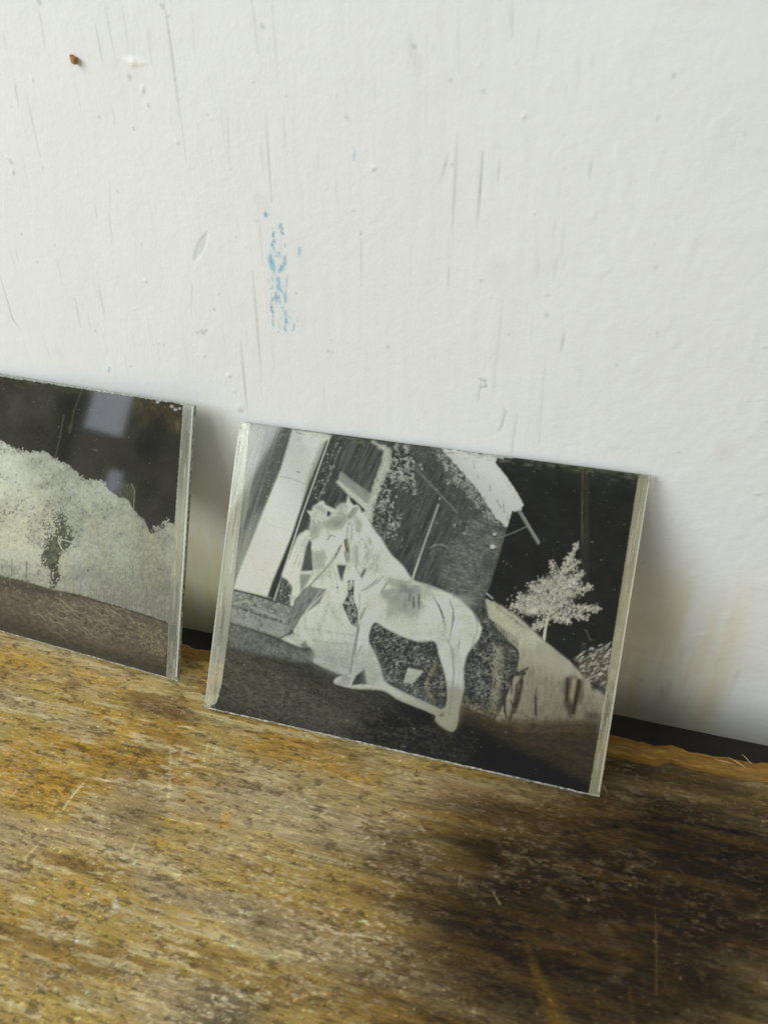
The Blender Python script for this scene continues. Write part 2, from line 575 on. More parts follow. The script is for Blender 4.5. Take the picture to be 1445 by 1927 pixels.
    for (x, y0, y1, w, k) in ((502, 403, 408, 1.2, 0), (516, 436, 472, 1.0, 0), (531, 420, 446, 1.0, 1), (511, 488, 507, 1.9, 0), (519, 476, 490, .8, 1),
                              (536, 484, 503, 1.8, 0), (531, 500, 512, 1.6, 1), (517, 502, 516, 1.2, 2), (524, 522, 547, 1.5, 1), (528, 545, 548, 1.5, 2),
                              (511, 540, 548, .8, 1), (520, 552, 570, 1.7, 0), (526, 560, 567, 1.4, 1), (538, 552, 568, 1.3, 1), (511, 562, 590, 1.1, 0),
                              (515, 585, 618, 1.0, 1), (538, 590, 624, 1.3, 1), (545, 596, 612, .9, 2), (524, 475, 486, .9, 1), (563, 470, 486, 1.2, 2),
                              (540, 520, 540, .8, 2), (513, 455, 470, .6, 2), (561, 598, 610, .7, 2), (553, 610, 625, 1.2, 2), (204, 695, 702, 1.2, 2), (667, 280, 305, .8, 2)):
        n = max(2, int((y1 - y0) / 5))
        for k2 in range(n):
            y = y0 + (y1 - y0) * k2 / n + rng.normal(0, 1)
            s.blob(on_wall(x + rng.normal(0, 1.1), y), w * mm * rng.uniform(.18, .42), w * mm * rng.uniform(.35, .9), blue[k], rng.normal(0, .3),
                   rng.uniform(.3, .85), soft=.5)
    for _ in range(70):
        x, y = rng.normal(526, 9), rng.uniform(425, 628)
        s.blob(on_wall(x, y), rng.uniform(.12, .3) * mm, rng.uniform(.2, 1.3) * mm, blue[rng.integers(3)], rng.normal(0, .15), rng.uniform(.12, .5), soft=.8)
    s.blob(on_wall(528, 530), 3.2 * mm, 15 * mm, (0.58, 0.70, 0.74), .05, .22, soft=1)
    s.blob(on_wall(514, 497), 1.0 * mm, 3.2 * mm, (0.20, 0.50, 0.66), .1, .5, soft=.9)
    s.blob(on_wall(555, 600), 3.5 * mm, 6 * mm, (0.62, 0.73, 0.76), 0, .22, soft=1)
    s.blob(on_wall(565, 478), 2 * mm, 4 * mm, (0.62, 0.70, 0.78), 0, .25, soft=1)
    s.blob(on_wall(1390, 260), 9 * mm, 12 * mm, (0.70, 0.78, 0.73), 0, .25, soft=1)
    # scratched letter
    s.line(W((902, 713), (913, 718), (915, 728), (903, 730)), .5 * mm, grey, .5, -.0002)
    s.line(W((949, 770), (953, 775), (945, 800), (936, 812)), .5 * mm, grey, .3, -.0002)
    # grime and painted gap shade along the foot of the wall, dirt runs below
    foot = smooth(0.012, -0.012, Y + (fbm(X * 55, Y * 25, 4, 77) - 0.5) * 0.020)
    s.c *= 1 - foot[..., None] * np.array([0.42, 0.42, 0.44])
    for _ in range(26):
        x = rng.uniform(0.115, 0.16)
        y0 = rng.uniform(0.0, 0.022)
        s.line([(x, y0), (x + rng.normal(0, .0006), y0 - rng.uniform(.004, .018))], rng.uniform(.5, 1.4) * mm, (0.45, 0.42, 0.36), rng.uniform(.06, .22), taper=True, soft=2)
    # warm tone of the plates' shadow, painted low on the wall
    shadow_tint = smooth(.062, .020, Y + (fbm(X * 45, Y * 30, 4, 78) - .5) * .035) * np.clip(fbm(X * 170, Y * 14, 3, 79) * 1.5 - .1, 0, 1) * (1 - smooth(.135, .166, X) * .6)
    s.c *= 1 - shadow_tint[..., None] * np.array([.10, .20, .46])
    # flaked chip with a crack under it
    s.line(W((1374, 1352), (1386, 1359), (1397, 1356), (1404, 1359)), 1.1 * mm, (0.9, 0.89, 0.86), .9, .0009, soft=1)
    s.line(W((1397, 1360), (1395, 1386)), .7 * mm, (0.12, 0.10, 0.08), .8, -.0003)
    s.blob(on_wall(1394, 1388), 1.1 * mm, 1.2 * mm, (0.10, 0.07, 0.05), 0, .85)
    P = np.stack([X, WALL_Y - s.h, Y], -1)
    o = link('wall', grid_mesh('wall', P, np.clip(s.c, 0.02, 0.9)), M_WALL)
    o['kind'] = 'structure'
    o['label'] = 'white painted wall with scratches, blisters and a rubbed blue mark'
    return o


wall = build_wall()


# ------------------------------------------------------------------ wooden board
def build_board():
    ax = axis(-0.7, -0.094, 0.178, 0.7, 0.0003, 8)
    ay = np.concatenate([np.linspace(-0.6, -0.142, 12, endpoint=False), np.arange(-0.142, -0.0185, 0.0003)])
    s = Sheet(ax, ay, 0.0003)
    X, Y = s.X, s.Y
    mm = 0.001
    T = lambda *pts: [on_table(*p) for p in pts]
    tan, ochre, pale = lin((164, 137, 76)), lin((172, 129, 44)), lin((204, 187, 142))
    brown, dark, black = lin((96, 70, 36)), lin((38, 27, 12)), lin((14, 10, 6))
    taupe = lin((160, 142, 108))
    s.c[:] = tan
    # weathering of the bare wood, drawn out along the grain
    n1 = fbm(X * 26, Y * 150, 5, 11, 0.6)
    n2 = fbm(X * 70 + 5, Y * 420, 4, 12, 0.65)
    n3 = fbm(X * 24, Y * 50, 4, 13, 0.55)

    def lay(col, m):
        s.c[:] += (np.asarray(col) - s.c) * np.clip(m, 0, 1)[..., None]

    lay(brown, smooth(.50, .68, n1) * .60)
    lay(ochre, smooth(.50, .66, n3) * smooth(.35, .6, n2) * .75)
    lay(taupe, smooth(.52, .64, fbm(X * 26 + 9, Y * 80, 4, 15)) * .7)
    lay(pale, smooth(.54, .72, n2) * .6)
    lay(lin((186, 172, 134)), smooth(.48, .62, fbm(X * 16 + 2, Y * 34, 4, 17)) * .4)
    # regions
    def reg(pts, col, soft, op, tex=None):
        s.poly(T(*pts), col, soft, op, tex)
    reg(((420, 1400), (600, 1410), (780, 1480), (800, 1560), (640, 1600), (420, 1560), (380, 1470)), taupe, 22, .6, (.5, .004, .0012, 0, 3))
    reg(((440, 1372), (560, 1380), (740, 1450), (720, 1480), (600, 1450), (470, 1410)), ochre * .85, 7, .65, (.8, .003, .001, 0, 4))
    reg(((0, 1205), (150, 1245), (320, 1290), (200, 1290), (0, 1260)), ochre, 8, .55, (.8, .003, .001, 0, 5))
    reg(((0, 1380), (180, 1400), (200, 1480), (100, 1530), (0, 1500)), ochre * .9, 16, .55, (.8, .003, .001, 0, 6))
    reg(((240, 1300), (330, 1312), (388, 1345), (370, 1356), (290, 1338), (250, 1330)), lin((92, 66, 48)), 6, .75, (.6, .002, .0008, 0, 7))
    reg(((128, 1272), (160, 1278), (155, 1296), (136, 1290)), lin((86, 64, 48)), 4, .7)
    reg(((230, 1470), (330, 1500), (300, 1580), (200, 1560)), lin((120, 100, 68)), 14, .5)
    reg(((370, 1545), (480, 1560), (470, 1610), (360, 1610)), taupe * 1.1, 12, .5)
    # browner half-worn zone towards the oiled right, with light falloff painted in
    w, m = s.mask(T((330, 2000), (480, 1880), (600, 1760), (640, 1680), (660, 1600), (700, 1540), (720, 1470), (1000, 1480), (1140, 1490), (1150, 1390),
                    (1520, 1450), (1560, 1700), (1560, 2000)), .03)
    m = smooth(.05, .95, blur(m, 80) + (fbm(X[w] * 22, Y[w] * 110, 5, 29, .6) - .5) * .7)
    s.put(w, m * .68, lin((108, 80, 38)))
    # the dark oiled half on the right, uneven edge, light falloff painted in
    edge_x = fbm(X * 20, Y * 85, 5, 21, .6)
    w, m = s.mask(T((640, 2000), (760, 1880), (840, 1780), (880, 1690), (860, 1600), (800, 1540), (780, 1470), (1000, 1480), (1140, 1490), (1150, 1390),
                    (1300, 1420), (1520, 1450), (1560, 1700), (1560, 2000)), .03)
    m = blur(m, 90)
    m = smooth(.06, .86, m + (edge_x[w] - .5) * .62 + (fbm(X[w] * 60, Y[w] * 420, 4, 22, .6) - .5) * .32)
    s.put(w, np.clip(m * 1.04, 0, .985), dark)
    mo = fbm(X * 130, Y * 220, 5, 23, .68)
    full = np.zeros(X.shape)
    full[w] = m
    lay(lin((104, 76, 32)), full * smooth(.48, .64, fbm(X * 34, Y * 260, 5, 24, .62)) * .55)
    lay(lin((84, 60, 26)), full * smooth(.52, .66, mo) * .5)
    lay(lin((98, 80, 54)), full * smooth(.60, .72, fbm(X * 220, Y * 330, 4, 25, .7)) * .55)
    lay(black, full * smooth(.52, .70, fbm(X * 40, Y * 180, 4, 27, .6)) * .6)
    reg(((800, 1480), (960, 1505), (1120, 1540), (1200, 1560), (1180, 1600), (1000, 1570), (850, 1520)), lin((88, 66, 38)), 12, .5, (.8, .003, .001, 0, 8))
    # black smears and cracks
    reg(((880, 1690), (925, 1660), (990, 1655), (960, 1680), (915, 1700)), black, 7, .85)
    reg(((1160, 1425), (1240, 1430), (1245, 1465), (1180, 1470)), black, 9, .8)
    reg(((350, 1890), (420, 1850), (490, 1880), (520, 1960), (340, 1960)), lin((44, 40, 32)), 12, .75, (.9, .003, .002, 0, 9))
    reg(((590, 1835), (720, 1840), (700, 1880), (600, 1870)), lin((52, 42, 24)), 12, .5)
    reg(((470, 1720), (520, 1722), (515, 1745), (480, 1745)), lin((72, 58, 44)), 8, .5)
    s.line(T((1060, 1560), (1160, 1545), (1215, 1530), (1300, 1542), (1380, 1555), (1460, 1572)), 1.3 * mm, black, .55, -.0003, rough=.25, soft=3)
    s.line(T((1160, 1545), (1260, 1556), (1340, 1548), (1445, 1562)), 1.2 * mm, black, .4, -.0002, rough=.3, soft=3)
    # ochre drip and thin scrapes in the dark half
    for k in range(26):
        t = k / 25
        x = 992 + 62 * t + 16 * t * t
        y = 1770 + 175 * t
        s.blob(on_table(x, y), (.5 + 2.9 * t) * mm, (1.4 + 1.5 * t) * mm, ochre * rng.uniform(.35, .6), -.25, .28, soft=.9)
    s.line(T((1232, 1700), (1235, 1780), (1234, 1860)), .5 * mm, lin((130, 96, 40)), .5, rough=.25)
    s.line(T((1186, 1850), (1190, 1920)), .9 * mm, lin((120, 88, 30)), .3, rough=.25)
    s.line(T((930, 1672), (942, 1692)), .35 * mm, lin((200, 180, 140)), .8)
    s.line(T((868, 1640), (866, 1655), (876, 1656)), .5 * mm, lin((170, 140, 90)), .7)
    # pale scratches and scrapes
    for pts, w, op in ((((112, 1534), (140, 1492), (172, 1456)), 1.0, .75), (((172, 1456), (205, 1462), (244, 1464)), 1.2, .7),
                       (((322, 1480), (326, 1405)), .8, .5), (((380, 1445), (402, 1372)), .7, .5), (((404, 1420), (418, 1380)), .6, .5), (((320, 1500), (324, 1456)), 1.4, .6),
                       (((50, 1608), (90, 1570)), 1.2, .5), (((250, 1600), (262, 1570)), 1.0, .4), (((20, 1500), (45, 1470)), .9, .4), (((113, 1248), (124, 1238)), .5, .6),
                       (((345, 1420), (352, 1400)), 2.0, .35), (((1133, 1466), (1142, 1484)), .4, .9)):
        s.line(T(*pts), w * .7 * mm, pale * 1.15, op * .95, -.00015, rough=.26, soft=1.4, taper=True)
    reg(((420, 1552), (426, 1520), (436, 1516), (432, 1552)), lin((200, 150, 70)), 1, .8)
    reg(((300, 1590), (306, 1565), (315, 1568), (312, 1590)), lin((200, 160, 84)), 1, .7)
    reg(((215, 1706), (222, 1680), (232, 1700)), lin((210, 205, 190)), 1, .75)
    # finish rubbed through to pale wood, in crumbly patches
    worn = smooth(.56, .66, fbm(X * 500, Y * 1500, 4, 91, .72)) * smooth(.40, .62, fbm(X * 110, Y * 150, 3, 92))
    for (x, y, rx, ry, op) in ((345, 1415, 10, 14, .8), (580, 1475, 22, 9, .8), (900, 1520, 10, 5, .9), (1040, 1600, 26, 9, .8), (1200, 1650, 18, 10, .7), (1370, 1690, 26, 12, .9),
                               (1090, 1465, 8, 4, .8), (1230, 1490, 20, 6, .8), (640, 1740, 14, 6, .8), (690, 1790, 10, 5, .7), (440, 1880, 14, 8, .8), (300, 1640, 30, 18, .45),
                               (540, 1650, 30, 18, .45), (230, 1450, 30, 16, .5), (1320, 1500, 24, 8, .6), (950, 1600, 18, 8, .5), (100, 1700, 40, 20, .4), (700, 1560, 30, 10, .5)):
        q = on_table(x, y)
        gauss = np.exp(-((X - q[0]) / (rx * mm)) ** 2 - ((Y - q[1]) / (ry * mm)) ** 2)
        lay(lin((186, 166, 132)) * (.42 if x > 850 else 1), np.clip(worn * gauss * 1.5, 0, 1) * op * (.45 if x > 850 else .8))
    lay(lin((190, 172, 138)), worn * .30 * (1 - full))
    lay(lin((100, 74, 38)), worn * .4 * full)
    lay(lin((60, 44, 24)), smooth(.58, .68, fbm(X * 300 + 7, Y * 900, 4, 94, .7)) * .55)
    # pits, grain ticks and flecks everywhere
    for _ in range(3600):
        q = on_table(rng.uniform(-40, 1490), rng.uniform(1200, 1960) ** 1.0)
        i, j = np.searchsorted(ax, q[0]), np.searchsorted(ay, q[1])
        i, j = min(i, len(ax) - 1), min(j, len(ay) - 1)
        base = s.c[j, i]
        k = rng.uniform(.35, .7) if rng.random() < .6 else rng.uniform(1.3, 1.9)
        s.blob(q, rng.uniform(.3, 1.6) * mm, rng.uniform(.12, .28) * mm, np.clip(base * k, .004, .6), rng.normal(0, .25), rng.uniform(.35, .9), -.00008 if k < 1 else 0, soft=.5)
    for _ in range(3000):
        q = on_table(rng.uniform(-40, 1490), rng.uniform(1200, 1960))
        i, j = min(np.searchsorted(ax, q[0]), len(ax) - 1), min(np.searchsorted(ay, q[1]), len(ay) - 1)
        k = rng.uniform(1.5, 2.6) if rng.random() < .62 else rng.uniform(.2, .5)
        s.blob(q, rng.uniform(.16, .55) * mm, rng.uniform(.14, .26) * mm, np.clip(s.c[j, i] * k + (.02 if k > 1 else 0), .004, .62), rng.normal(0, .6), rng.uniform(.5, 1), soft=.3)
    # raw split edge at the back: the top layer has broken away to ochre wood
    ragged = (fbm(X * 60, Y * 0 + 3, 4, 51) - .5) * .007
    bare = smooth(-.0250, -.0232, Y + ragged + .0022 * smooth(.02, .1, X))
    lay(lin((132, 98, 42)), bare * .9)
    lay(lin((120, 84, 28)), bare * smooth(.5, .66, fbm(X * 70, Y * 600, 4, 53)) * .8)
    lay(lin((160, 126, 66)), bare * smooth(.58, .7, fbm(X * 90 + 3, Y * 800, 4, 54)) * .6)
    s.c *= (1.06 - (1.06 - .56) * full * (1 - .6 * bare))[..., None] * np.array([1.0, 1.03, 1.03])  # right half dimmed further, light falloff put into the colour
    s.h += (fbm(X * 60, Y * 160, 4, 61) - .5) * .0005 + (fbm(X * 300, Y * 900, 3, 62) - .5) * .00018
    s.h -= bare * .0006 + bare * (fbm(X * 80, Y * 500, 3, 64)) * .0007
    # the back edge rolls over and drops
    ed = (fbm(ax * 70, ax * 0 + 1, 4, 71) - .5) * .0040 + (fbm(ax * 600, ax * 0 + 1, 2, 72) - .5) * .0009
    Yw = Y + ed[None, :] * smooth(-.034, -.0185, Y) - .0013
    P = np.stack([X, Yw, TABLE_Z + s.h], -1)
    rows, cols = [P], [np.clip(s.c, .003, .7)]
    for dy, dz, k in ((.0004, -.0005, .95), (.0006, -.0014, .85), (.0007, -.004, .7), (.0006, -.012, .55), (.0004, -.03, .5)):
        q = P[-1].copy()
        q[:, 1] += dy + (fbm(ax * 400, ax * 0 + dz * 900, 2, 81) - .5) * .0006
        q[:, 2] += dz
        rows.append(q[None])
        cols.append(np.clip(s.c[-1] * (1 if k > .8 else .9), .003, .7)[None])
    P = np.concatenate(rows)
    C = np.concatenate(cols)
    o = link('tabletop', grid_mesh('tabletop', P, C), M_WOOD)
    o['kind'] = 'structure'
    o['label'] = 'worn brown wooden board with a ragged ochre back edge'
    return o


board = build_board()
# added dark sheet behind the board, blocks light so the gap stays black
o = link('gap_blocker', mesh('gap_blocker', [(-.9, -.6, -.0162), (.9, -.6, -.0162), (.9, .004, -.0162), (-.9, .004, -.0162)], [(0, 1, 2, 3)]), M_DARK)
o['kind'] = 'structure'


def splinter(p, q, rad):
    p, q = Vector(p), Vector(q)
    dv = (q - p).normalized()
    a = dv.orthogonal().normalized()
    b = dv.cross(a)
    mid = (p + q) / 2 + Vector((0, 0, rad * 1.5))
    V, F = [], []
    for c, rr in ((p, rad), (mid, rad * .8), (q, rad * .15)):
        for k in range(5):
            t = k * 2 * math.pi / 5
            V.append(c + a * math.cos(t) * rr + b * math.sin(t) * rr)
    for j in range(2):
        for k in range(5):
            F.append((j * 5 + k, j * 5 + (k + 1) % 5, j * 5 + 5 + (k + 1) % 5, j * 5 + 5 + k))
    F += [(4, 3, 2, 1, 0), (10, 11, 12, 13, 14)]
    return link('splinter', mesh('splinter', V, F, True), M_STRAW, board)


def tp(x, y, z):
    a = on_table(x, y)
    return (a[0], a[1], TABLE_Z + z)


splinter(tp(1402, 1448, .0006), tp(1366, 1431, .0016), .00015)
splinter(tp(1412, 1440, .0006), tp(1391, 1427, .0020), .00012)
splinter(tp(1380, 1440, .0004), tp(1342, 1433, .0010), .00014)


# ------------------------------------------------------------------ pictures on the plates
def zoom(x0, y0, k):
    return lambda *pts: [(x0 + x / k, y0 + y / k) for x, y in pts]


def g(v):
    """grey of the aged emulsion, very slightly green"""
    return lin((v * .99, v, v * .968))


def curve(pts, n=5):
    """closed Catmull-Rom curve through the points"""
    p = np.asarray(pts, float)
    out = []
    for k in range(len(p)):
        a, b, c, e = p[k - 1], p[k], p[(k + 1) % len(p)], p[(k + 2) % len(p)]
        for t in np.arange(n) / n:
            out.append(.5 * (2 * b + (c - a) * t + (2 * a - 5 * b + 4 * c - e) * t * t + (3 * b - a - 3 * c + e) * t ** 3))
    return out


def horse_picture():
    s = Sheet(np.arange(370, 1236.0), np.arange(780, 1516.0), 1.0)
    z1, z2, z3, z4 = zoom(360, 760, 2.89), zoom(780, 800, 2.89), zoom(360, 1080, 2.89), zoom(780, 1120, 2.89)
    X, Y = s.X, s.Y
    TH = -1.12                                             # direction of the leaning walls in the picture
    leaf = [g(150), g(185), g(205), g(120)]
    s.c[:] = g(80)
    # house front
    s.poly(z1((760, 150), (1445, 250), (1445, 1080), (1200, 960), (600, 760)) + [], g(76), 2, tex=(.8, 3, 40, -.35, 101))
    s.poly([(560, 800), (960, 860), (960, 1130), (900, 1160), (560, 1100)], g(78), 3, tex=(.75, 2.2, 30, .42, 103))
    s.scatter([(650, 830), (960, 870), (940, 1130), (780, 1090), (700, 950)], 520, .8, 2.6, [g(140), g(170), g(110), g(40)], 1.9, .6, 2.5, .8)
    # left pilaster, stripes and pale door
    s.poly(z1((325, 105), (560, 135), (390, 600), (228, 990), (225, 940)), g(104), 1, tex=(.5, 2.5, 60, .36, 105))
    s.poly(z1((325, 105), (405, 120), (250, 800), (240, 940)), g(128), 2, tex=(.4, 2.5, 60, .32, 106))
    s.poly(z1((480, 130), (560, 138), (420, 520), (330, 600)), g(86), 5, .7, tex=(.5, 2.5, 40, .4, 107))
    s.poly(z1((300, 700), (380, 560), (240, 970), (228, 990), (245, 850)), g(165), 6, .7)
    s.line(z1((405, 130), (330, 400), (250, 830)), 1.6, g(150), .8, rough=.15)
    s.line(z1((480, 140), (380, 460), (260, 830)), 1.4, g(138), .7, rough=.15)
    s.scatter(z1((330, 120), (560, 140), (390, 600), (240, 900)), 90, .6, 1.7, [g(190), g(60)], 0, 3, 1.3, .7)
    s.poly(z1((555, 135), (770, 165), (735, 215), (640, 420), (435, 1055), (225, 1003), (262, 900), (385, 600), (490, 350)), g(207), 1, tex=(.10, 20, 20, 0, 108))
    s.poly(z1((720, 195), (750, 195), (640, 440), (600, 520), (660, 330)), g(120), 4, .8)
    s.line(z1((485, 390), (560, 405), (628, 436)), 1.2, g(120), .8, rough=.1)
    s.line(z1((395, 640), (540, 690)), 1.2, g(170), .6)
    s.line(z1((578, 364), (592, 370)), 2.0, g(20))
    s.poly(z1((735, 200), (762, 180), (460, 1060), (410, 1050), (440, 960), (560, 680)), g(62), 1)
    s.line(z1((757, 180), (600, 610), (448, 1068)), 1.9, g(205), .95)
    s.poly(z1((765, 180), (840, 190), (690, 520), (590, 720), (640, 560)), g(72), 2, tex=(.7, 2, 20, .4, 109))
    s.scatter(z1((760, 220), (830, 200), (740, 460), (690, 530), (660, 480)), 130, .7, 2.4, leaf, .3, 2, 1.8)
    s.line(z1((815, 230), (735, 430), (690, 520)), 1.5, g(150), .5, rough=.3)
    # window boards with pale bracket
    s.poly(z1((840, 185), (985, 200), (1050, 262), (950, 560), (800, 380), (730, 500)), g(84), 2, tex=(.8, 2.5, 40, .42, 110))
    s.poly(z1((812, 362), (982, 490), (966, 540), (800, 415)), g(138), 1, tex=(.3, 12, 3, .6, 111))
    s.poly(z1((788, 420), (805, 413), (968, 545), (950, 585)), g(190), 1)
    s.poly(z1((975, 192), (1090, 240), (1095, 300), (1062, 385), (1000, 540), (985, 645), (935, 600), (955, 560), (1052, 262)), g(186), 1, tex=(.18, 3, 30, .42, 112), rag=2)
    s.line(z1((978, 192), (1052, 260)), 1.2, g(70), .7)
    # climbing plant
    for reg_, n in ((z1((1080, 215), (1200, 235), (1215, 330), (1230, 480), (1150, 420), (1060, 400), (1090, 300)), 210), (z1((1000, 420), (1090, 380), (1080, 520), (1150, 620), (1110, 670), (1010, 690), (985, 560)), 190),
                    (z1((1180, 330), (1230, 420), (1215, 490), (1140, 430)), 40)):
        s.scatter(reg_, n // 2, 1.5, 4.5, [g(45), g(60)], 0, 3, 1.5, .8)
        s.scatter(reg_, n, 1.2, 5.5, leaf + [g(210)], .5, 2.6, 3.2, .95, soft=.3)
    s.scatter(z1((1080, 640), (1150, 600), (1110, 740), (1010, 720)), 40, 1, 3, leaf, 0, 3, 2)
    # seams, rod and ring on the house wall
    s.line(z1((1215, 340), (1330, 460), (1445, 590)), 2.6, g(118), .7, rough=.15)
    s.line(z2((20, 250), (130, 370), (235, 470)), 3, g(112), .6, rough=.2)
    s.line(z1((1345, 545), (1290, 700), (1240, 840), (1203, 955)), 3.0, g(168), .85, rough=.08)
    s.line(z1((1240, 840), (1200, 960)), 3.0, g(190), .8)
    s.line(z2((85, 668), (110, 650), (150, 648), (180, 662)), 2.2, g(150), .6, soft=2)
    s.line(z2((90, 690), (130, 670), (170, 690)), 1.4, g(130), .4, soft=2)
    # lower right of the house wall, shingled strokes
    rgn = z2((200, 640), (330, 520), (440, 560), (490, 590), (395, 900), (330, 1000), (180, 910), (130, 820))
    s.poly(rgn, g(98), 4, .8, tex=(.7, 12, 2.5, .35, 113))
    s.scatter(rgn, 620, 1.2, 4.6, [g(145), g(165), g(120)], .35, .5, 5, .7)
    s.scatter(rgn, 180, 1.2, 3.5, [g(50), g(40)], .35, .8, 3, .7)
    s.poly(z2((375, 690), (440, 680), (420, 790), (360, 790)), g(78), 3, .7)
    # roof with ragged eaves
    band = z2((90, 125), (190, 165), (330, 330), (500, 560), (470, 560), (330, 430), (180, 300))
    s.poly(band, g(82), 2, tex=(.6, 3, 6, .9, 114))
    s.scatter(band, 340, 1.0, 4.0, leaf, .9, 1.8, 2.6, .9)
    s.poly(z2((145, 125), (455, 165), (440, 205), (470, 250), (500, 280), (520, 320), (560, 370), (592, 432), (575, 470), (532, 465), (498, 558), (430, 480), (330, 330), (205, 190)),
           lin((204, 206, 201)), 0, tex=(.12, 10, 10, 0, 115), rag=2.2)
    for k in range(11):
        t = k / 10
        s.blob(z2((470 + 120 * t, 235 + 200 * t))[0], 4.5, 3.0, g(205), .9, .9, soft=.3)
        s.line(z2((480 + 115 * t, 235 + 195 * t), (462 + 112 * t, 262 + 190 * t)), 1.2, g(110), .5)
    for a_, b_ in (((322, 205), (328, 235)), ((345, 270), (347, 290)), ((410, 320), (414, 355)), ((450, 405), (458, 432)), ((484, 430), (487, 475)), ((502, 490), (508, 515)), ((466, 435), (470, 450)), ((380, 390), (384, 402))):
        s.line(z2(a_, b_), 1.6, g(45), .9)
    # dark sky
    sky = z2((455, 165), (1218, 275), (1085, 1156), (1040, 1400), (1000, 1420), (760, 1260), (670, 1156), (430, 960), (395, 905), (500, 560), (532, 466), (575, 470), (592, 432), (560, 370), (500, 280), (440, 205))
    s.poly(sky, lin((37, 38, 33)), 0, tex=(.45, 26, 26, 0, 116), rag=1)
    top = smooth(60, 0, Y - (792 + (X - 452) * .134)) * (X > 930)
    s.c += (lin((70, 74, 64)) - s.c) * (np.clip(top, 0, 1) * .5 * fbm(X / 14, Y / 14, 3, 117))[..., None] * (s.c.sum(-1) < .2)[..., None]
    s.poly(z2((905, 230), (942, 236), (945, 860), (905, 860)), lin((62, 60, 54)), 2, .6, tex=(.6, 2, 14, 0, 118))  # faint vertical reflection on the glass, painted into the sky
    s.line(z2((912, 240), (908, 480), (910, 640)), 1.4, lin((105, 105, 92)), .7, rough=.2)
    s.line(z2((935, 240), (938, 640)), 1.2, lin((80, 80, 72)), .5, rough=.25)
    s.line(z2((905, 640), (905, 860)), 1.2, lin((70, 66, 60)), .5)
    # gutter and wire
    s.line(z2((570, 470), (672, 640)), 6.0, g(118))
    s.line(z2((580, 470), (678, 635)), 1.5, g(160), .8)
    s.line(z2((566, 480), (664, 642)), 1.2, g(65), .8)
    s.line(z2((478, 606), (545, 580), (610, 550)), 1.3, g(140), .9)
    for (x, y, r_) in ((435, 592, 2.8), (425, 660, 5.0)):
        s.blob(z2((x + 2, y + 12))[0], r_ * 1.1, r_ * .8, g(30), 0, .9)
        s.blob(z2((x, y))[0], r_, r_ * .85, g(212), .3, 1, soft=.3)
    s.line(z2((500, 560), (450, 740), (398, 905)), 1.6, g(112), .7, rough=.2)
    # small tree against the sky
    tl = [lin(c) for c in ((206, 203, 194), (186, 183, 174), (218, 216, 208), (158, 155, 146))]
    s.line(z2((702, 1200), (712, 1110), (735, 1010), (770, 900), (810, 780), (880, 650)), 5.0, tl[0], taper='end')
    for a_ in (((735, 1010), (640, 930), (560, 960)), ((740, 1000), (850, 930), (930, 880)), ((725, 1060), (820, 1010), (960, 1000)), ((760, 930), (700, 850)), ((800, 820), (760, 740)), ((810, 800), (880, 770)), ((720, 1080), (650, 1100))):
        s.line(z2(*a_), 2.0, tl[1], taper='end')
    s.poly(z2((690, 850), (760, 800), (880, 830), (900, 890), (860, 950), (770, 1010), (640, 1030), (560, 1010), (580, 940), (650, 900)), tl[1], 6, .35, tex=(.5, 4, 4, 0, 350))
    for (x0, y0, x1, y1, n, sp) in ((735, 1010, 520, 985, 190, 26), (740, 990, 560, 930, 150, 24), (745, 980, 640, 870, 170, 26), (770, 930, 690, 830, 110, 20), (790, 860, 740, 740, 70, 16), (800, 820, 885, 640, 120, 15), (770, 940, 880, 830, 220, 28),
                                    (760, 960, 960, 880, 150, 18), (750, 990, 1005, 1000, 190, 18), (740, 1020, 940, 1050, 120, 18), (735, 1030, 850, 1080, 70, 14), (725, 1060, 645, 1105, 90, 16), (740, 1000, 620, 1010, 100, 20), (800, 800, 900, 745, 60, 14), (820, 870, 920, 800, 60, 14)):
        s.line(z2((x0, y0), (x1, y1)), 1.6, tl[1], .8, taper='end')
        for _ in range(n):
            t = rng.random() ** .8
            k_ = sp * (1.15 - .6 * t)
            q = (x0 + (x1 - x0) * t + rng.normal(0, k_), y0 + (y1 - y0) * t + rng.normal(0, k_))
            s.blob(z2(q)[0], rng.uniform(.9, 2.7), rng.uniform(.6, 1.3), tl[rng.integers(4)], rng.random() * 3, .95, soft=.3)
    for _ in range(330):
        q = (760 + rng.normal(0, 95), 960 + rng.normal(0, 70))
        s.blob(z2(q)[0], rng.uniform(.8, 2.2), rng.uniform(.5, 1.2), lin((36, 33, 28)), rng.random() * 3, .85, soft=.3)
    # thatch-like low roof and the hedge under it
    low = lin((162, 159, 146))
    s.poly(z4((385, 30), (400, 20), (470, 55), (560, 115), (640, 190), (700, 245), (850, 365), (940, 465), (1020, 540), (1040, 560), (1015, 700), (1005, 760), (560, 760), (440, 690), (530, 480), (560, 300), (415, 140)), low, 1, tex=(.35, 4, 16, 0, 120))
    s.poly(z4((560, 330), (700, 400), (1040, 560), (1010, 720), (470, 690), (540, 460)), lin((126, 121, 109)), 12, .8, tex=(.5, 3, 14, .1, 121))
    s.poly(z4((385, 30), (560, 120), (700, 250), (640, 300), (560, 280), (415, 140)), lin((186, 188, 172)), 3, .7, tex=(.15, 5, 5, 0, 122))
    s.line(z4((400, 8), (440, 40), (560, 118), (700, 245), (850, 368), (930, 460)), 1.6, lin((90, 84, 70)), .8, rough=.2)
    for k in range(14):
        t = k / 13
        x, y = 412 + 150 * t, 135 + 110 * t
        s.line(z4((x, y - 6), (x + 3, y + 62 + 10 * math.sin(k * 2.2))), 2.0, g(52), .9, taper='end')
        s.line(z4((440 + 160 * t, 55 + 120 * t), (452 + 160 * t, 72 + 120 * t)), 1.3, g(70), .7)
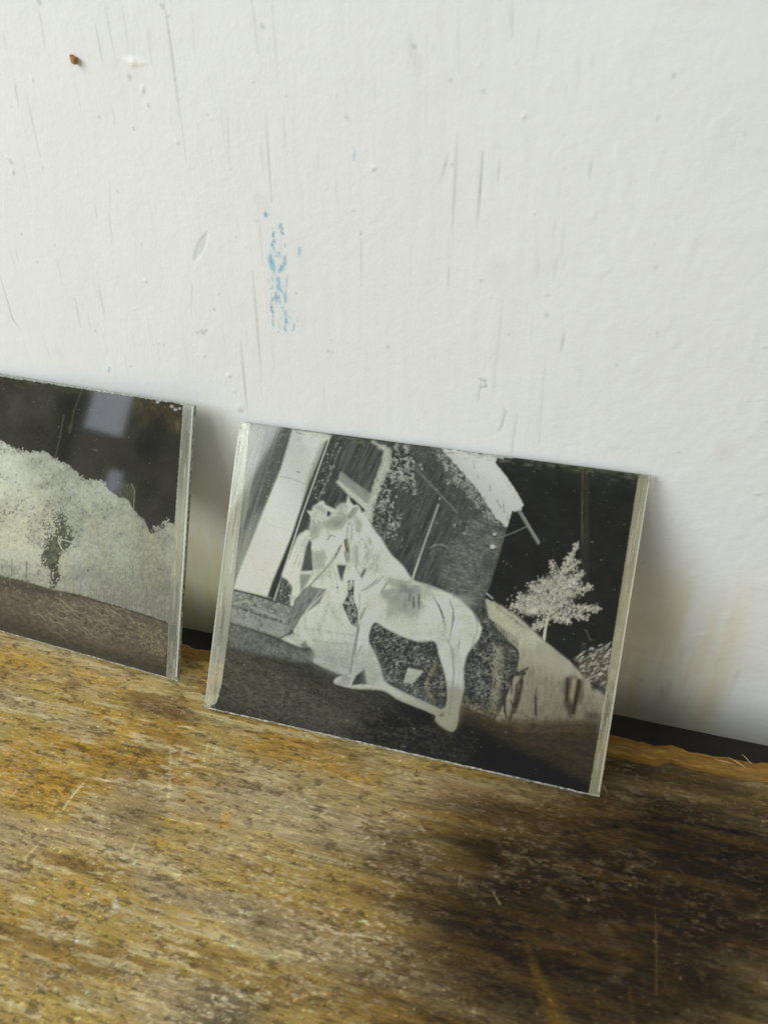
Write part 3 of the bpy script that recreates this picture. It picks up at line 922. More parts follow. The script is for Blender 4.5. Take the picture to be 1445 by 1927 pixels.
    s.scatter(z4((400, 40), (640, 200), (600, 230), (420, 110)), 60, .6, 1.6, [g(80)], .7, 1, 2, .7)
    # wall between the horse and the hedge
    gap = z4((365, 60), (390, 40), (415, 200), (565, 300), (545, 430), (500, 560), (430, 680), (262, 620), (268, 420), (310, 290), (370, 170))
    s.poly(curve(gap), g(58), 1, tex=(.7, 5, 5, 0, 123))
    s.scatter(gap, 560, .9, 3.2, [g(120), g(150), g(95), g(30)], .3, 2.4, 2.5, .85)
    s.poly(z4((432, 265), (478, 275), (485, 420), (455, 660), (410, 672), (425, 480)), lin((138, 134, 118)), 3, .8, tex=(.5, 3, 9, 0, 124))
    s.poly(z4((240, 560), (440, 640), (440, 680), (250, 650)), lin((112, 104, 84)), 5, .7)
    # hedge details: stooping dark shapes
    for pts, w_ in (((565, 440), (600, 430), (560, 500), (545, 600), (520, 690)), 6), (((560, 420), (520, 470), (490, 600), (500, 680)), 4), (((590, 470), (570, 580), (545, 650)), 5), (((620, 400), (560, 430)), 4), (((660, 560), (662, 660)), 4), (((548, 380), (556, 440)), 3):
        s.line(z4(*pts), w_, lin((48, 44, 36)), .7, rough=.2, soft=2)
    s.poly(z4((815, 460), (850, 440), (930, 470), (915, 560), (870, 650), (850, 690), (815, 600)), lin((58, 52, 42)), 3, .75)
    s.poly(z4((862, 455), (885, 460), (862, 600), (845, 560)), lin((160, 150, 130)), 2, .8)
    s.line(z4((925, 480), (900, 570), (860, 680)), 1.4, lin((140, 130, 110)), .7)
    s.poly(z4((930, 640), (1012, 650), (1010, 690), (940, 680)), lin((52, 46, 36)), 4, .6)
    s.scatter(z4((560, 300), (1030, 560), (1000, 720), (480, 690)), 160, 1, 4, [lin((90, 84, 70)), lin((150, 144, 126))], 1.5, .6, 3, .4)
    # spiky bush on the right
    bush = z4((865, 345), (940, 300), (1075, 250), (1066, 440), (1035, 530), (950, 480))
    s.poly(z4((880, 370), (960, 320), (1070, 290), (1060, 480), (1000, 520), (950, 470)), lin((120, 110, 98)), 5, .5)
    s.scatter(bush, 200, 1.5, 6.5, [tl[0], tl[2], tl[1]], -.5, .9, 4.5, .9)
    s.scatter(bush, 100, 1, 4, [lin((28, 25, 21))], -.3, 1.5, 2.5, .9)
    s.scatter(z4((900, 270), (1000, 220), (1010, 320), (880, 340)), 30, 1, 4, [tl[3]], -.7, .8, 5, .6)
    s.line(z4((930, 190), (960, 250)), 1.0, tl[3], .5)
    s.line(z4((1075, 255), (960, 330), (900, 370)), 1.3, tl[3], .7)
    s.poly(z4((950, 470), (1000, 460), (1020, 510), (970, 530)), lin((34, 30, 26)), 3, .8)
    # ground
    s.poly(z4((240, 600), (440, 690), (1010, 690), (1040, 560), (960, 1080), (700, 1000), (240, 800)), lin((82, 74, 56)), 6, .9, tex=(.55, 14, 6, .2, 125))
    s.poly([(433, 1150), (560, 1190), (700, 1290), (860, 1360), (960, 1400), (1140, 1500), (1120, 1512), (370, 1340), (415, 1290)], lin((64, 64, 57)), 4, tex=(.6, 9, 3.5, .35, 126))
    s.poly([(415, 1225), (470, 1232), (540, 1270), (600, 1320), (700, 1370), (560, 1370), (410, 1310)], lin((88, 86, 77)), 10, .75, tex=(.7, 7, 2.6, .4, 127))
    s.scatter([(415, 1215), (560, 1260), (700, 1330), (640, 1370), (405, 1320)], 520, 1, 4, [lin((108, 106, 96)), lin((56, 55, 49)), lin((82, 80, 72))], .45, .8, 3, .55)
    s.poly(z4((0, 560), (120, 640), (240, 650), (300, 690), (400, 730), (540, 830), (760, 930), (950, 1050), (1020, 1100), (960, 1120), (-250, 850), (-330, 740), (-200, 620)), lin((25, 26, 22)), 16, .94, tex=(.4, 10, 6, .3, 128))
    s.poly(z4((330, 820), (600, 880), (960, 1050), (1000, 1110), (500, 990)), lin((9, 9, 7)), 8, .8)
    grass = [(415, 1225), (480, 1232), (560, 1262), (640, 1300), (760, 1345), (900, 1400), (880, 1450), (560, 1380), (385, 1335)]
    s.veins(grass, 3.2, .06, lin((100, 98, 88)), lin((40, 39, 34)), .6, 371, .42, 3.0, .3, 8)
    s.veins(grass, 6.5, .05, lin((88, 86, 77)), lin((46, 45, 39)), .5, 373, .35, 3.5, .3, 8)
    s.veins(z4((250, 620), (1000, 700), (960, 1060), (500, 830)), 4.0, .05, lin((100, 90, 68)), lin((46, 40, 30)), .5, 375, .2, 2.5, .3, 8)
    # plinth and steps at the left
    s.poly(z3((218, 85), (470, 150), (545, 180), (520, 270), (215, 165)), g(120), 1, tex=(.6, 7, 4, .3, 129))
    s.poly(z3((215, 165), (515, 265), (540, 310), (490, 350), (205, 265)), g(140), 2, tex=(.4, 9, 4, .3, 130))
    s.poly(z3((200, 262), (330, 310), (480, 365), (560, 400), (670, 440), (665, 480), (560, 480), (190, 400)), g(104), 4, tex=(.6, 6, 4, .3, 131))
    s.line(z3((218, 85), (330, 110), (420, 140), (540, 180)), 2.6, g(52), .9)
    s.line(z3((212, 170), (300, 200), (400, 235), (512, 270)), 5.0, g(76), .75, rough=.1, soft=2)
    s.line(z3((200, 268), (330, 305), (480, 365)), 2.2, g(66), .7, rough=.15)
    s.line(z3((225, 160), (300, 150), (320, 180), (420, 220), (500, 250)), 2.2, g(188), .6, rough=.2)
    s.line(z3((310, 200), (292, 275)), 2.2, g(180), .6)
    s.scatter(z3((215, 90), (545, 180), (520, 270), (215, 165)), 170, .8, 3, leaf, .3, 2, 2, .7)
    s.scatter(z3((200, 280), (660, 450), (600, 480), (195, 400)), 130, 1, 4, [g(150), g(60), g(125)], 1.3, 1, 2.5, .6)
    s.poly(z1((490, 920), (520, 930), (545, 1000), (520, 1090), (460, 1070)), g(84), 1, tex=(.5, 2, 10, .3, 132))
    s.scatter(z1((490, 920), (550, 960), (535, 1120), (470, 1080)), 60, .8, 3.2, leaf, 1.6, 1.4, 2.4)
    # ---- figure and horse
    pale_ = g(204)
    s.poly(curve(z1((645, 683), (600, 700), (578, 722), (545, 800), (505, 895), (492, 935), (520, 955), (548, 1000), (535, 1075), (560, 1100), (640, 985), (700, 950), (760, 900), (700, 730))), pale_, 1, tex=(.3, 4, 14, .3, 133))
    horse = (z1((795, 560), (820, 540), (845, 535), (855, 495), (868, 530), (888, 545), (912, 545), (925, 580), (945, 605), (985, 660), (1012, 705), (1040, 740), (1080, 810), (1150, 880), (1205, 955), (1290, 985), (1400, 1030))
             + z2((0, 850), (120, 895), (180, 910), (240, 945), (300, 1000), (340, 1050), (362, 1100)) + z4((370, 170), (350, 240), (310, 290), (282, 340), (266, 420), (270, 500), (252, 580), (240, 640), (236, 690), (205, 752), (115, 690), (150, 640), (178, 560), (170, 470), (140, 350), (105, 258), (0, 250))
             + z3((1325, 370), (1240, 372), (1150, 345), (1060, 300), (1000, 265), (972, 310), (965, 370), (1000, 440), (1030, 520), (1050, 590), (1130, 640), (1290, 715), (1365, 755), (1368, 790), (1260, 745), (1130, 692), (1040, 640), (900, 630), (830, 618), (772, 595), (800, 565), (862, 540), (888, 400), (905, 260))
             + z1((905, 1150), (880, 1050), (870, 960), (840, 870), (770, 860), (655, 800), (650, 640), (700, 620), (760, 600)))
    s.poly(curve(horse), pale_, 1, tex=(.16, 14, 14, 0, 134))
    skirt = z3((735, 88), (800, 60), (860, 20), (905, 260), (888, 420), (862, 545), (820, 552), (760, 530), (660, 482), (672, 450), (645, 400), (600, 402), (520, 372), (488, 352), (545, 330), (560, 300), (600, 230), (690, 160))
    s.poly(curve(skirt), g(196), 1, tex=(.22, 6, 20, -.2, 135))
    s.poly(z1((655, 800), (850, 860), (880, 960), (860, 1060), (800, 1080), (740, 1010), (650, 1000)), g(200), 1, tex=(.2, 4, 14, -.2, 136))
    # hat brim and face
    s.poly(z1((632, 578), (665, 580), (672, 550), (700, 530), (790, 575), (760, 606), (742, 582), (738, 612), (700, 630), (655, 612)), g(198), 0, tex=(.25, 5, 4, .5, 137))
    s.poly(z1((742, 582), (765, 600), (745, 612)), g(90), 0)
    s.line(z1((660, 620), (690, 640), (740, 600)), 1.6, g(120), .7, rough=.2)
    s.poly(z1((655, 650), (720, 630), (860, 590), (850, 640), (800, 690), (720, 660), (680, 715), (650, 700)), g(168), 5, .6, tex=(.3, 8, 5, .4, 138))
    s.line(z1((740, 735), (755, 710), (785, 722)), 1.4, g(90), .8)
    s.line(z1((655, 735), (690, 712)), 1.2, g(120), .6)
    s.line(z1((862, 612), (880, 570), (905, 560)), 4.5, g(150), .7)
    s.line(z1((840, 600), (862, 615), (850, 700), (842, 745)), 1.6, g(110), .7, rough=.1)
    s.line(z1((870, 640), (880, 700), (868, 760)), 1.6, g(140), .6)
    # dark openings between head, figure and neck
    s.poly(z1((642, 738), (655, 765), (660, 905), (600, 906), (622, 800)), g(98), 0, tex=(.4, 4, 10, .1, 139))
    s.poly(z1((592, 925), (640, 922), (655, 935), (620, 985), (592, 1030)), g(132), 1)
    s.line(z1((600, 908), (660, 910)), 2.2, g(214))
    s.poly(z1((792, 874), (842, 874), (820, 966)), g(104), 0, tex=(.3, 3, 8, 0, 140))
    s.poly(z1((835, 735), (855, 730), (860, 800), (852, 862), (838, 858), (845, 800)), g(112), 0)
    s.scatter(z1((832, 725), (862, 725), (862, 800), (835, 800)), 24, .8, 2.4, [g(40), g(190)], 1, 2, 2)
    s.poly(z1((560, 1060), (640, 990), (735, 1010), (690, 1082), (600, 1156), (535, 1160)), g(118), 0)
    s.poly(z3((610, 78), (640, 66), (737, 88), (690, 165), (640, 185), (600, 232), (560, 300), (545, 310), (520, 270), (545, 180)), g(116), 0, tex=(.4, 5, 14, .5, 141))
    s.line(z3((700, 90), (660, 150), (620, 200)), 2.0, g(180), .7, rough=.1)
    s.line(z3((640, 70), (570, 200), (530, 290)), 1.4, g(150), .6)
    s.line(z3((735, 90), (650, 175), (600, 235), (555, 318)), 1.8, g(212), .8)
    vine = z1((850, 958), (888, 958), (882, 1060), (910, 1130)) + z3((908, 210), (902, 296), (870, 280), (845, 230), (818, 168), (850, 115))
    s.poly(vine, g(58), 0)
    s.scatter(vine, 70, 1.2, 4.0, leaf, 1.2, 2, 2.2)
    s.line(z1((870, 960), (862, 1010)), 2.4, g(205), .9)
    s.blob(z1((795, 998))[0], 2.0, 3.5, g(90))
    # rein and chain
    s.line(z1((812, 770), (790, 815), (730, 890), (640, 990)), 1.5, g(95), .9)
    s.line(z1((640, 985), (560, 1050), (535, 1060)), 1.3, g(140), .8)
    for k in range(7):
        s.blob(z1((818 - 6 * k, 765 + 9 * k))[0], 1.6, 1.2, g(35), k, .95)
    s.line(z1((905, 850), (935, 900), (930, 960)), 1.8, g(150), .6, soft=2)
    s.line(z1((920, 1018), (970, 990), (1010, 960)), 1.5, g(100), .7, rough=.1)
    # mane folds, flank shadows and harness lines
    for k in range(26):
        x, y = 940 + rng.uniform(0, 120), 640 + rng.uniform(0, 260)
        s.line(z1((x, y), (x + 10 - rng.uniform(0, 18), y + rng.uniform(25, 70))), 1.2, g(165), .5)
    for (x, y, rx, ry, v, op) in ((1120, 1030, 80, 60, 128, .9), (1200, 1010, 70, 40, 110, .9), (1160, 1100, 50, 40, 140, .7), (760, 660, 60, 30, 150, .6), (960, 760, 30, 90, 160, .6), (1010, 880, 40, 60, 170, .5), (700, 860, 30, 60, 160, .6), (1120, 1020, 60, 40, 150, .6), (1180, 1000, 70, 22, 120, .55), (1180, 1080, 60, 50, 150, .5), (1235, 1060, 18, 60, 110, .55), (1210, 1040, 14, 50, 118, .5), (1090, 1080, 30, 50, 165, .5),
                                  (1060, 1130, 40, 40, 170, .5), (940, 920, 20, 60, 165, .5), (910, 680, 14, 12, 130, .6), (1260, 1110, 14, 40, 120, .4), (1150, 960, 60, 12, 120, .5)):
        for _ in range(9):
            q = (x + rng.normal(0, rx * .5), y + rng.normal(0, ry * .5))
            s.blob(z1(q)[0], rx / 2.89 * rng.uniform(.2, .55), ry / 2.89 * rng.uniform(.2, .55), g(v), rng.normal(-.2, .3), op * .55, soft=1)
    s.line(z3((1318, 128), (1350, 180), (1370, 240), (1383, 295)), 2.4, g(98), .85, taper=True)
    s.line(z3((1402, 138), (1420, 180), (1430, 240)), 2.0, g(105), .85, taper=True)
    s.line(z4((105, 15), (150, 90), (168, 170)), 2.2, g(92), .8, taper=True)
    s.line(z4((190, 20), (210, 80), (205, 170), (190, 230)), 2.0, g(105), .75, taper=True)
    s.line(z4((300, 70), (340, 120), (345, 190), (330, 240)), 2.0, g(125), .7, taper=True)
    s.line(z4((255, 180), (240, 300)), 1.5, g(165), .6)
    s.line(z4((0, 60), (20, 40), (15, 0)), 3.0, g(130), .6, soft=2)
    s.line(z3((925, 215), (905, 330), (890, 450)), 2.0, g(140), .6, rough=.15, soft=2)
    s.line(z3((1080, 180), (1060, 260)), 2, g(165), .5, soft=2)
    s.poly(z3((880, 430), (950, 500), (960, 600), (870, 610), (860, 545)), g(176), 6, .5)
    s.poly(z4((165, 500), (262, 520), (240, 690), (205, 752), (120, 690)), lin((140, 136, 118)), 8, .7)
    # space under the belly, with bucket
    belly = z3((1000, 266), (1060, 302), (1150, 347), (1240, 374), (1325, 372), (1342, 440), (1380, 560), (1392, 690), (1368, 740), (1290, 708), (1170, 650), (1060, 592), (1030, 520), (1000, 440), (967, 370), (974, 312))
    s.poly(curve(belly), g(62), 1, tex=(.7, 6, 4, .4, 142))
    s.scatter(belly, 330, .8, 3.6, [g(130), g(165), g(100), g(34)], .4, 1.6, 3, .8)
    s.poly(z3((1060, 560), (1170, 600), (1290, 650), (1370, 740), (1170, 655)), g(92), 4, .7)
    s.poly(z3((1342, 445), (1330, 520), (1290, 580), (1285, 640), (1340, 700), (1310, 690), (1268, 640), (1280, 580), (1320, 500)), lin((135, 130, 112)), 2, .8, tex=(.4, 3, 3, 0, 143))
    s.poly(z3((1178, 515), (1262, 535), (1198, 606), (1154, 592)), g(184), 0)
    s.poly(z3((1205, 606), (1265, 540), (1262, 625)), g(45), 1)
    s.poly(z3((940, 520), (956, 606), (866, 612), (892, 560)), g(70), 0, tex=(.5, 3, 3, 0, 144))
    s.poly(z3((775, 596), (835, 556), (862, 560), (860, 612), (830, 618)), g(176), 1, tex=(.4, 4, 3, 0, 145))
    s.scatter(z3((490, 350), (560, 320), (620, 390), (600, 400)), 16, 1, 3, [g(70), g(150)], 0, 3, 2)
    s.poly(z3((590, 385), (618, 365), (632, 400), (606, 408)), g(70), 1, .8)
    s.line(z3((488, 345), (540, 318), (560, 330)), 2, g(80), .8)
    zA, zB, zC, zD, zE = zoom(520, 900, 6.02), zoom(640, 1040, 5.16), zoom(520, 1080, 6.02), zoom(660, 800, 5.16), zoom(860, 1100, 4.817)
    # crinkled plants and rough render
    ivy1 = zD((385, 200), (570, 190), (590, 260), (560, 400), (610, 430), (630, 620), (520, 650), (430, 570), (390, 480), (400, 300))
    ivy2 = zD((230, 750), (340, 770), (420, 840), (510, 890), (460, 1000), (330, 1070), (270, 1050), (205, 980), (215, 850))
    for rg, sd in ((ivy1, 301), (ivy2, 303)):
        s.poly(rg, g(62), 3, .7)
        s.veins(rg, 5.5, .075, g(196), g(34), .95, sd, .6, 1.7, .33)
    bandD = zD((790, 225), (910, 240), (980, 330), (1130, 480), (1270, 680), (1390, 860), (1440, 910), (1440, 980), (1300, 900), (1130, 680), (960, 470))
    s.veins(bandD, 4.2, .07, g(168), g(40), .9, 305, .9, 1.3, .33)
    s.veins(zD((560, 200), (900, 260), (1300, 860), (1100, 900), (700, 500)), 6, .03, g(120), g(52), .5, 307, .5, 1.5, .2)
    s.veins(zD((980, 880), (1300, 880), (1440, 1000), (1440, 1290), (1050, 1290)), 3.4, .05, g(138), g(58), .7, 309, .42, 3.5, .25)
    s.veins(belly, 3.6, .055, g(158), g(36), .85, 311, -.5, 2.2, .25)
    s.veins(gap, 3.6, .07, g(150), g(26), .9, 313, .3, 1.4, .25)
    s.veins(vine, 5.0, .09, g(190), g(40), .9, 315, -.9, 2.0, .25, 1)
    s.veins(z3((215, 90), (545, 180), (520, 270), (540, 310), (490, 350), (200, 262)), 4.5, .06, g(182), g(70), .7, 317, .3, 1.8, .33)
    # post holes and twigs
    for q in ((320, 580), (296, 650), (280, 700), (340, 700), (270, 745), (420, 290), (430, 360), (380, 480)):
        s.blob(zD(q)[0], 2.6, 4.2, g(62), rng.normal(0, .5), .85, soft=.4)
    for _ in range(26):
        q = np.array((rng.uniform(330, 520), rng.uniform(450, 600)))
        s.line(zD(q, q + rng.normal(0, 28, 2)), 1.3, g(196 if rng.random() < .6 else 52), .8)
    for q in ((680, 380), (695, 420), (610, 570), (945, 560), (865, 710), (1010, 970), (1105, 1052), (620, 640), (445, 690), (415, 750)):
        s.blob(zD(q)[0], 1.6, 2.6, g(190), rng.normal(0, .6), .85, soft=.4)
    # head of the horse, hat and figure, redrawn with their half tones
    s.poly(curve(zA((345, 360), (400, 372), (425, 305), (490, 290), (500, 250), (545, 258), (562, 298), (668, 352), (640, 392), (585, 352), (570, 430), (535, 470), (470, 500), (395, 470), (390, 408))), g(196), 1, tex=(.3, 4, 3, .4, 320))
    s.poly(zA((430, 315), (500, 300), (560, 345), (540, 380), (470, 350)), g(150), 2, .8)
    s.line(zA((400, 385), (470, 385), (520, 405)), 1.2, g(150), .8)
    s.poly(zA((580, 352), (632, 385), (575, 432)), g(72), 0)
    s.poly(zA((832, 198), (885, 232), (1012, 350), (1002, 378), (945, 318), (920, 290), (882, 302), (848, 262)), g(66), 0)
    for _ in range(16):
        s.blob(zA((rng.uniform(400, 520), rng.uniform(440, 500)))[0], rng.uniform(.8, 2), .9, g(70 if rng.random() < .5 else 150), rng.random(), .8, soft=.4)
    H_ = lambda pts, v, so, op: s.poly(curve(zA(*pts)), g(v), so, op, (.35, 4, 6, .3, 360))
    H_(((590, 455), (760, 410), (805, 450), (750, 545), (640, 565), (540, 535)), 138, 5, .85)
    H_(((640, 480), (730, 450), (740, 520), (650, 545)), 120, 5, .5)
    H_(((400, 520), (500, 520), (480, 640), (402, 685), (384, 620)), 140, 5, .8)
    H_(((690, 300), (790, 280), (800, 370), (700, 380)), 160, 4, .7)
    H_(((885, 330), (928, 342), (850, 455), (812, 410)), 138, 1, .9)
    H_(((865, 400), (960, 480), (972, 560), (930, 602), (900, 520)), 145, 4, .8)
    H_(((900, 570), (960, 570), (950, 600), (915, 595)), 110, 2, .7)
    H_(((400, 825), (540, 808), (562, 860), (540, 1000), (420, 1050), (410, 900)), 150, 4, .75)
    H_(((880, 760), (920, 790), (930, 1000), (890, 960), (875, 850)), 140, 4, .7)
    H_(((440, 1080), (560, 1040), (640, 960), (600, 1100), (480, 1160)), 165, 5, .6)
    for pts, w_, v in ((((640, 388), (760, 388), (830, 432), (852, 452)), 1.3, 120), (((860, 520), (848, 600), (852, 690)), 2.0, 130), (((805, 560), (800, 680)), 1.6, 130), (((590, 692), (612, 652), (640, 640), (672, 662)), 1.5, 90),
                      (((400, 690), (430, 668), (470, 655)), 1.4, 140), (((905, 760), (915, 880), (900, 1000), (942, 1085)), 2.2, 138), (((940, 700), (960, 760)), 1.6, 150), (((330, 660), (250, 860), (190, 1010)), 2.6, 160),
                      (((360, 640), (300, 830), (240, 1000)), 1.8, 150), (((290, 700), (190, 900)), 1.8, 165), (((460, 860), (450, 1000)), 1.6, 140), (((510, 850), (505, 1000)), 1.6, 142), (((640, 1000), (690, 1170)), 2.2, 160), (((600, 1040), (640, 1190)), 2.0, 165)):
        s.line(zA(*pts), w_, g(v), .75, soft=1.4)
    s.line(zA((850, 452), (770, 545), (740, 640)), 1.6, g(212), .9)
    s.blob(zA((590, 610))[0], 1.8, 1.4, g(70), 0, .9)
    for q in ((832, 430), (826, 502)):
        s.blob(zA(q)[0], 2.2, 1.8, g(64), .6, .9)
    s.poly(zA((370, 682), (408, 722), (386, 780), (400, 850), (412, 1046), (274, 1051), (300, 950), (332, 780)), g(86), 1, tex=(.4, 3, 8, .1, 321))
    s.poly(zA((684, 975), (792, 985), (770, 1060), (736, 1172), (710, 1100)), g(82), 1, tex=(.4, 3, 6, 0, 322))
    s.poly(zA((768, 700), (820, 678), (832, 832), (790, 830), (776, 780)), lin((96, 94, 72)), 0)
    s.poly(zA((762, 820), (836, 842), (826, 952), (785, 940)), g(136), 0)
    s.line(zA((810, 690), (806, 780)), 1.8, g(170), .8)
    for q in ((775, 690), (735, 760), (722, 776), (705, 792), (716, 812), (708, 834), (690, 852), (680, 846)):
        s.blob(zA(q)[0], 1.9, 1.4, g(34), rng.random() * 3, .95, soft=.3)
    s.line(zA((690, 862), (620, 962), (500, 1092), (395, 1195)), 1.5, g(84), .95)
    s.poly(zA((270, 1110), (320, 1085), (352, 1100), (330, 1160), (290, 1210), (268, 1190)), g(132), 1, .9)
    s.line(zA((330, 1100), (420, 1060), (380, 1130), (350, 1190)), 1.8, g(160), .8)
    for _ in range(60):
        x, y = rng.uniform(1000, 1180), rng.uniform(690, 1010)
        if y < 700 + (x - 1000) * 1.0 - 60:
            continue
        L_ = rng.uniform(30, 90)
        s.line(zA((x, y), (x - 8 + rng.uniform(-8, 8), y + L_ * .5), (x - 24, y + L_)), 1.1, g(rng.uniform(140, 168)), .6)
    s.poly(zA((1010, 1030), (1015, 1060), (975, 1110), (955, 1100)), g(88), 2, .85)
    # flank, ribs, harness lines
    B_ = lambda pts, v, so, op, sd: s.poly(curve(zB(*pts)), g(v + 12), so + 4, op * .85, (.9, 3.5, 8, .25, sd))
    B_(((480, 300), (560, 262), (640, 305), (760, 335), (910, 385), (880, 415), (780, 400), (640, 400), (540, 345)), 100, 4, .85, 330)
    B_(((560, 395), (680, 370), (705, 470), (690, 565), (600, 565), (520, 520)), 104, 6, .9, 331)
    B_(((700, 430), (795, 400), (775, 520), (745, 665), (690, 655), (640, 590), (690, 540)), 112, 5, .8, 332)
    B_(((470, 520), (560, 480), (620, 560), (560, 620), (480, 620)), 128, 7, .6, 333)
    B_(((375, 400), (450, 388), (465, 440), (400, 462)), 128, 5, .7, 334)
    B_(((435, 570), (525, 600), (515, 655), (450, 612)), 116, 4, .75, 335)
    B_(((700, 690), (800, 680), (790, 720), (700, 750)), 158, 5, .6, 336)
    for pts, w_, v, so in ((((715, 435), (718, 535)), 4.5, 84, 2.5), (((768, 405), (768, 545)), 3.5, 80, 2), (((680, 400), (672, 470)), 4, 90, 2.5), (((742, 420), (738, 560)), 2.4, 175, 2),
                           (((208, 378), (270, 345), (330, 282), (372, 240)), 1.9, 92, .6), (((300, 320), (350, 300), (420, 230)), 2.2, 130, 2), (((190, 395), (184, 560)), 1.8, 130, 1.5), (((245, 160), (205, 228)), 4.5, 80, 2),
                           (((240, 545), (200, 640)), 4, 110, 2.5), (((400, 380), (450, 300)), 3.5, 125, 2.5), (((905, 425), (962, 520), (1005, 640), (1022, 745)), 3.4, 66, .7), (((1058, 455), (1096, 540), (1106, 650), (1080, 760), (1058, 885)), 2.5, 92, .9),
                           (((1278, 555), (1322, 640), (1342, 735)), 2.4, 92, .9), (((1162, 850), (1145, 960)), 1.8, 112, .8), (((180, 600), (170, 760), (130, 960)), 3.4, 120, 2.5), (((150, 900), (95, 1150)), 3.5, 120, 3),
                           (((1050, 860), (1100, 980)), 2, 150, 2), (((1310, 800), (1290, 900)), 2, 140, 2), (((1100, 380), (1105, 440)), 2.5, 130, 2)):
        s.line(zB(*pts), w_, g(v), .85, taper=(so < 1), soft=so)
    s.line(zB((182, 560), (180, 690)), 1.6, g(220), .9)
    for pts, w_, v, so, op in ((((930, 620), (900, 760), (868, 900), (832, 1140)), 3.4, 108, 1.8, .8), (((960, 830), (900, 960)), 3.0, 135, 2.5, .6)):
        s.line(zC(*pts), w_, g(v), op, soft=so, rough=.05)
    for pts, w_, v, so, op in ((((205, 300), (215, 430), (200, 560), (188, 660)), 2.6, 118, 1.6, .8), (((245, 420), (230, 560), (222, 680)), 1.8, 150, 1.5, .6), (((160, 640), (235, 680)), 3, 130, 2, .6)):
        s.line(z4(*pts), w_, g(v), op, soft=so, rough=.05)
    for (x, y, rx, ry, v, op) in ((1260, 720, 60, 150, 172, .5), (1180, 480, 90, 50, 178, .4), (860, 780, 120, 40, 178, .45), (330, 160, 50, 110, 172, .5), (420, 60, 60, 90, 176, .45), (90, 60, 30, 80, 160, .4), (280, 480, 50, 120, 176, .4), (1010, 760, 40, 120, 165, .5), (1120, 1000, 60, 120, 168, .5), (600, 700, 130, 30, 182, .4)):
        s.blob(zB((x, y))[0], rx / 5.16 * 1.4, ry / 5.16 * 1.4, g(v), rng.normal(0, .15), op, soft=1)
    # skirt folds and hem
    for pts, v in ((((560, 420), (480, 640)), 165), (((640, 440), (700, 520)), 160), (((300, 620), (600, 660), (880, 700)), 176), (((420, 760), (640, 790), (860, 800)), 168), (((600, 300), (640, 420)), 172)):
        s.line(zC(*pts), 5, g(v), .5, soft=4)
    s.poly(zC((400, 780), (860, 820), (850, 1080), (740, 1150), (420, 990)), g(168), 10, .7, (.25, 8, 8, 0, 340))
    s.poly(zC((900, 900), (1040, 800), (1180, 1080), (1230, 1250), (1010, 1270), (1010, 1150)), g(166), 8, .6, (.25, 8, 8, 0, 341))
    # pickets of the low roof
    for k_ in range(11):
        x = 306 + 24 * k_
        s.line(zE((x, 318 + 22 * k_), (x + 6, 440 + 15 * k_)), 1.7, g(36), .95, taper='end')
    for _ in range(44):
        t = rng.random()
        s.blob(zE((345 + 260 * t + rng.normal(0, 16), 190 + 195 * t + rng.normal(0, 14)))[0], 1.4, .8, g(62), .8, .85, soft=.4)
    s.poly(zE((255, 75), (330, 130), (320, 160), (262, 120)), g(30), 0)
    s.line(zE((268, 82), (325, 128)), 2.2, g(178), .9)
    for pts, w_ in (((545, 620), (550, 780)), 5), (((640, 775), (560, 815), (480, 860)), 5), (((590, 880), (560, 1000), (535, 1120)), 9), (((500, 880), (495, 1000)), 7), (((440, 1070), (430, 1170)), 8), (((718, 960), (720, 1190)), 5), (((1005, 860), (1000, 1060)), 9), (((1110, 880), (1060, 1180)), 13), (((490, 1060), (510, 1130)), 6):
        s.line(zE(*pts), w_ / 2.0, lin((46, 42, 34)), .75, soft=2.5, rough=.05)
    legs = smooth(1270, 1370, Y) * smooth(.30, .50, s.c.mean(-1))
    s.c *= 1 - legs[..., None] * np.array([.42, .44, .50])
    for c_ in range(3):
        s.c[..., c_] += (blur(s.c[..., c_], 1) - s.c[..., c_]) * .6
    # fine silver speckle over everything
    s.scatter([(380, 790), (1225, 895), (1130, 1505), (380, 1335)], 1100, .5, 1.4, [g(215), g(30), g(160), g(60)], 0, 3, 1.4, .5)
    s.c *= (1 + (fbm(X / 1.7, Y / 1.7, 2, 150) - .5) * .35)[..., None]
    s.c = np.clip(s.c ** 1.36 * 1.82 * np.array([.985, 1.0, .965]), .0015, .87)
    low_r = smooth(1240, 1460, Y + (X - 900) * .12) * smooth(700, 950, X)  # light falloff to the lower right, painted into the picture
    s.c *= 1 - low_r[..., None] * np.array([.52, .55, .62])
    # opacity: silver is dense, unexposed gelatin milky
    L = s.c.mean(-1)
    s.a[:] = np.clip(0.98 - 0.46 * smooth(.08, .55, L), 0, 1)
    # bare edge of the glass on both sides
    rgt = z2((1213, 275), (1225, 270)) + [(1232, 890), (1140, 1516), (1108, 1516), (1112, 1487)] + z4((1040, 560)) + [(1155, 1200)]
    lft = [(440, 780), (476, 788), (472, 798), (455, 960), (433, 1154), (414, 1288), (404, 1325), (370, 1345), (372, 1320)]
    s.poly(lft, lin((222, 224, 206)), 0, a=.34, rag=.8)
    s.poly(rgt, lin((206, 200, 164)), 0, a=.32, rag=.8)
    s.line(z2((1213, 278), (1160, 640), (1085, 1156)), 1.4, lin((60, 56, 40)), .5)
    s.line([(472, 798), (433, 1154), (414, 1288)], 1.4, lin((110, 108, 92)), .5)
    for (x, y, r_) in ((456, 803, 3.5), (453, 830, 3)):
        s.blob((x, y), r_, r_ * .8, lin((96, 84, 56)), .4, .8, a=.8)
    s.line([(432, 950), (432, 985)], 1.6, lin((40, 34, 24)), .9, a=.95, rough=.1)
    s.line(z2((1172, 880), (1155, 912), (1178, 922)), 1.6, lin((90, 74, 44)), .8, a=.9)
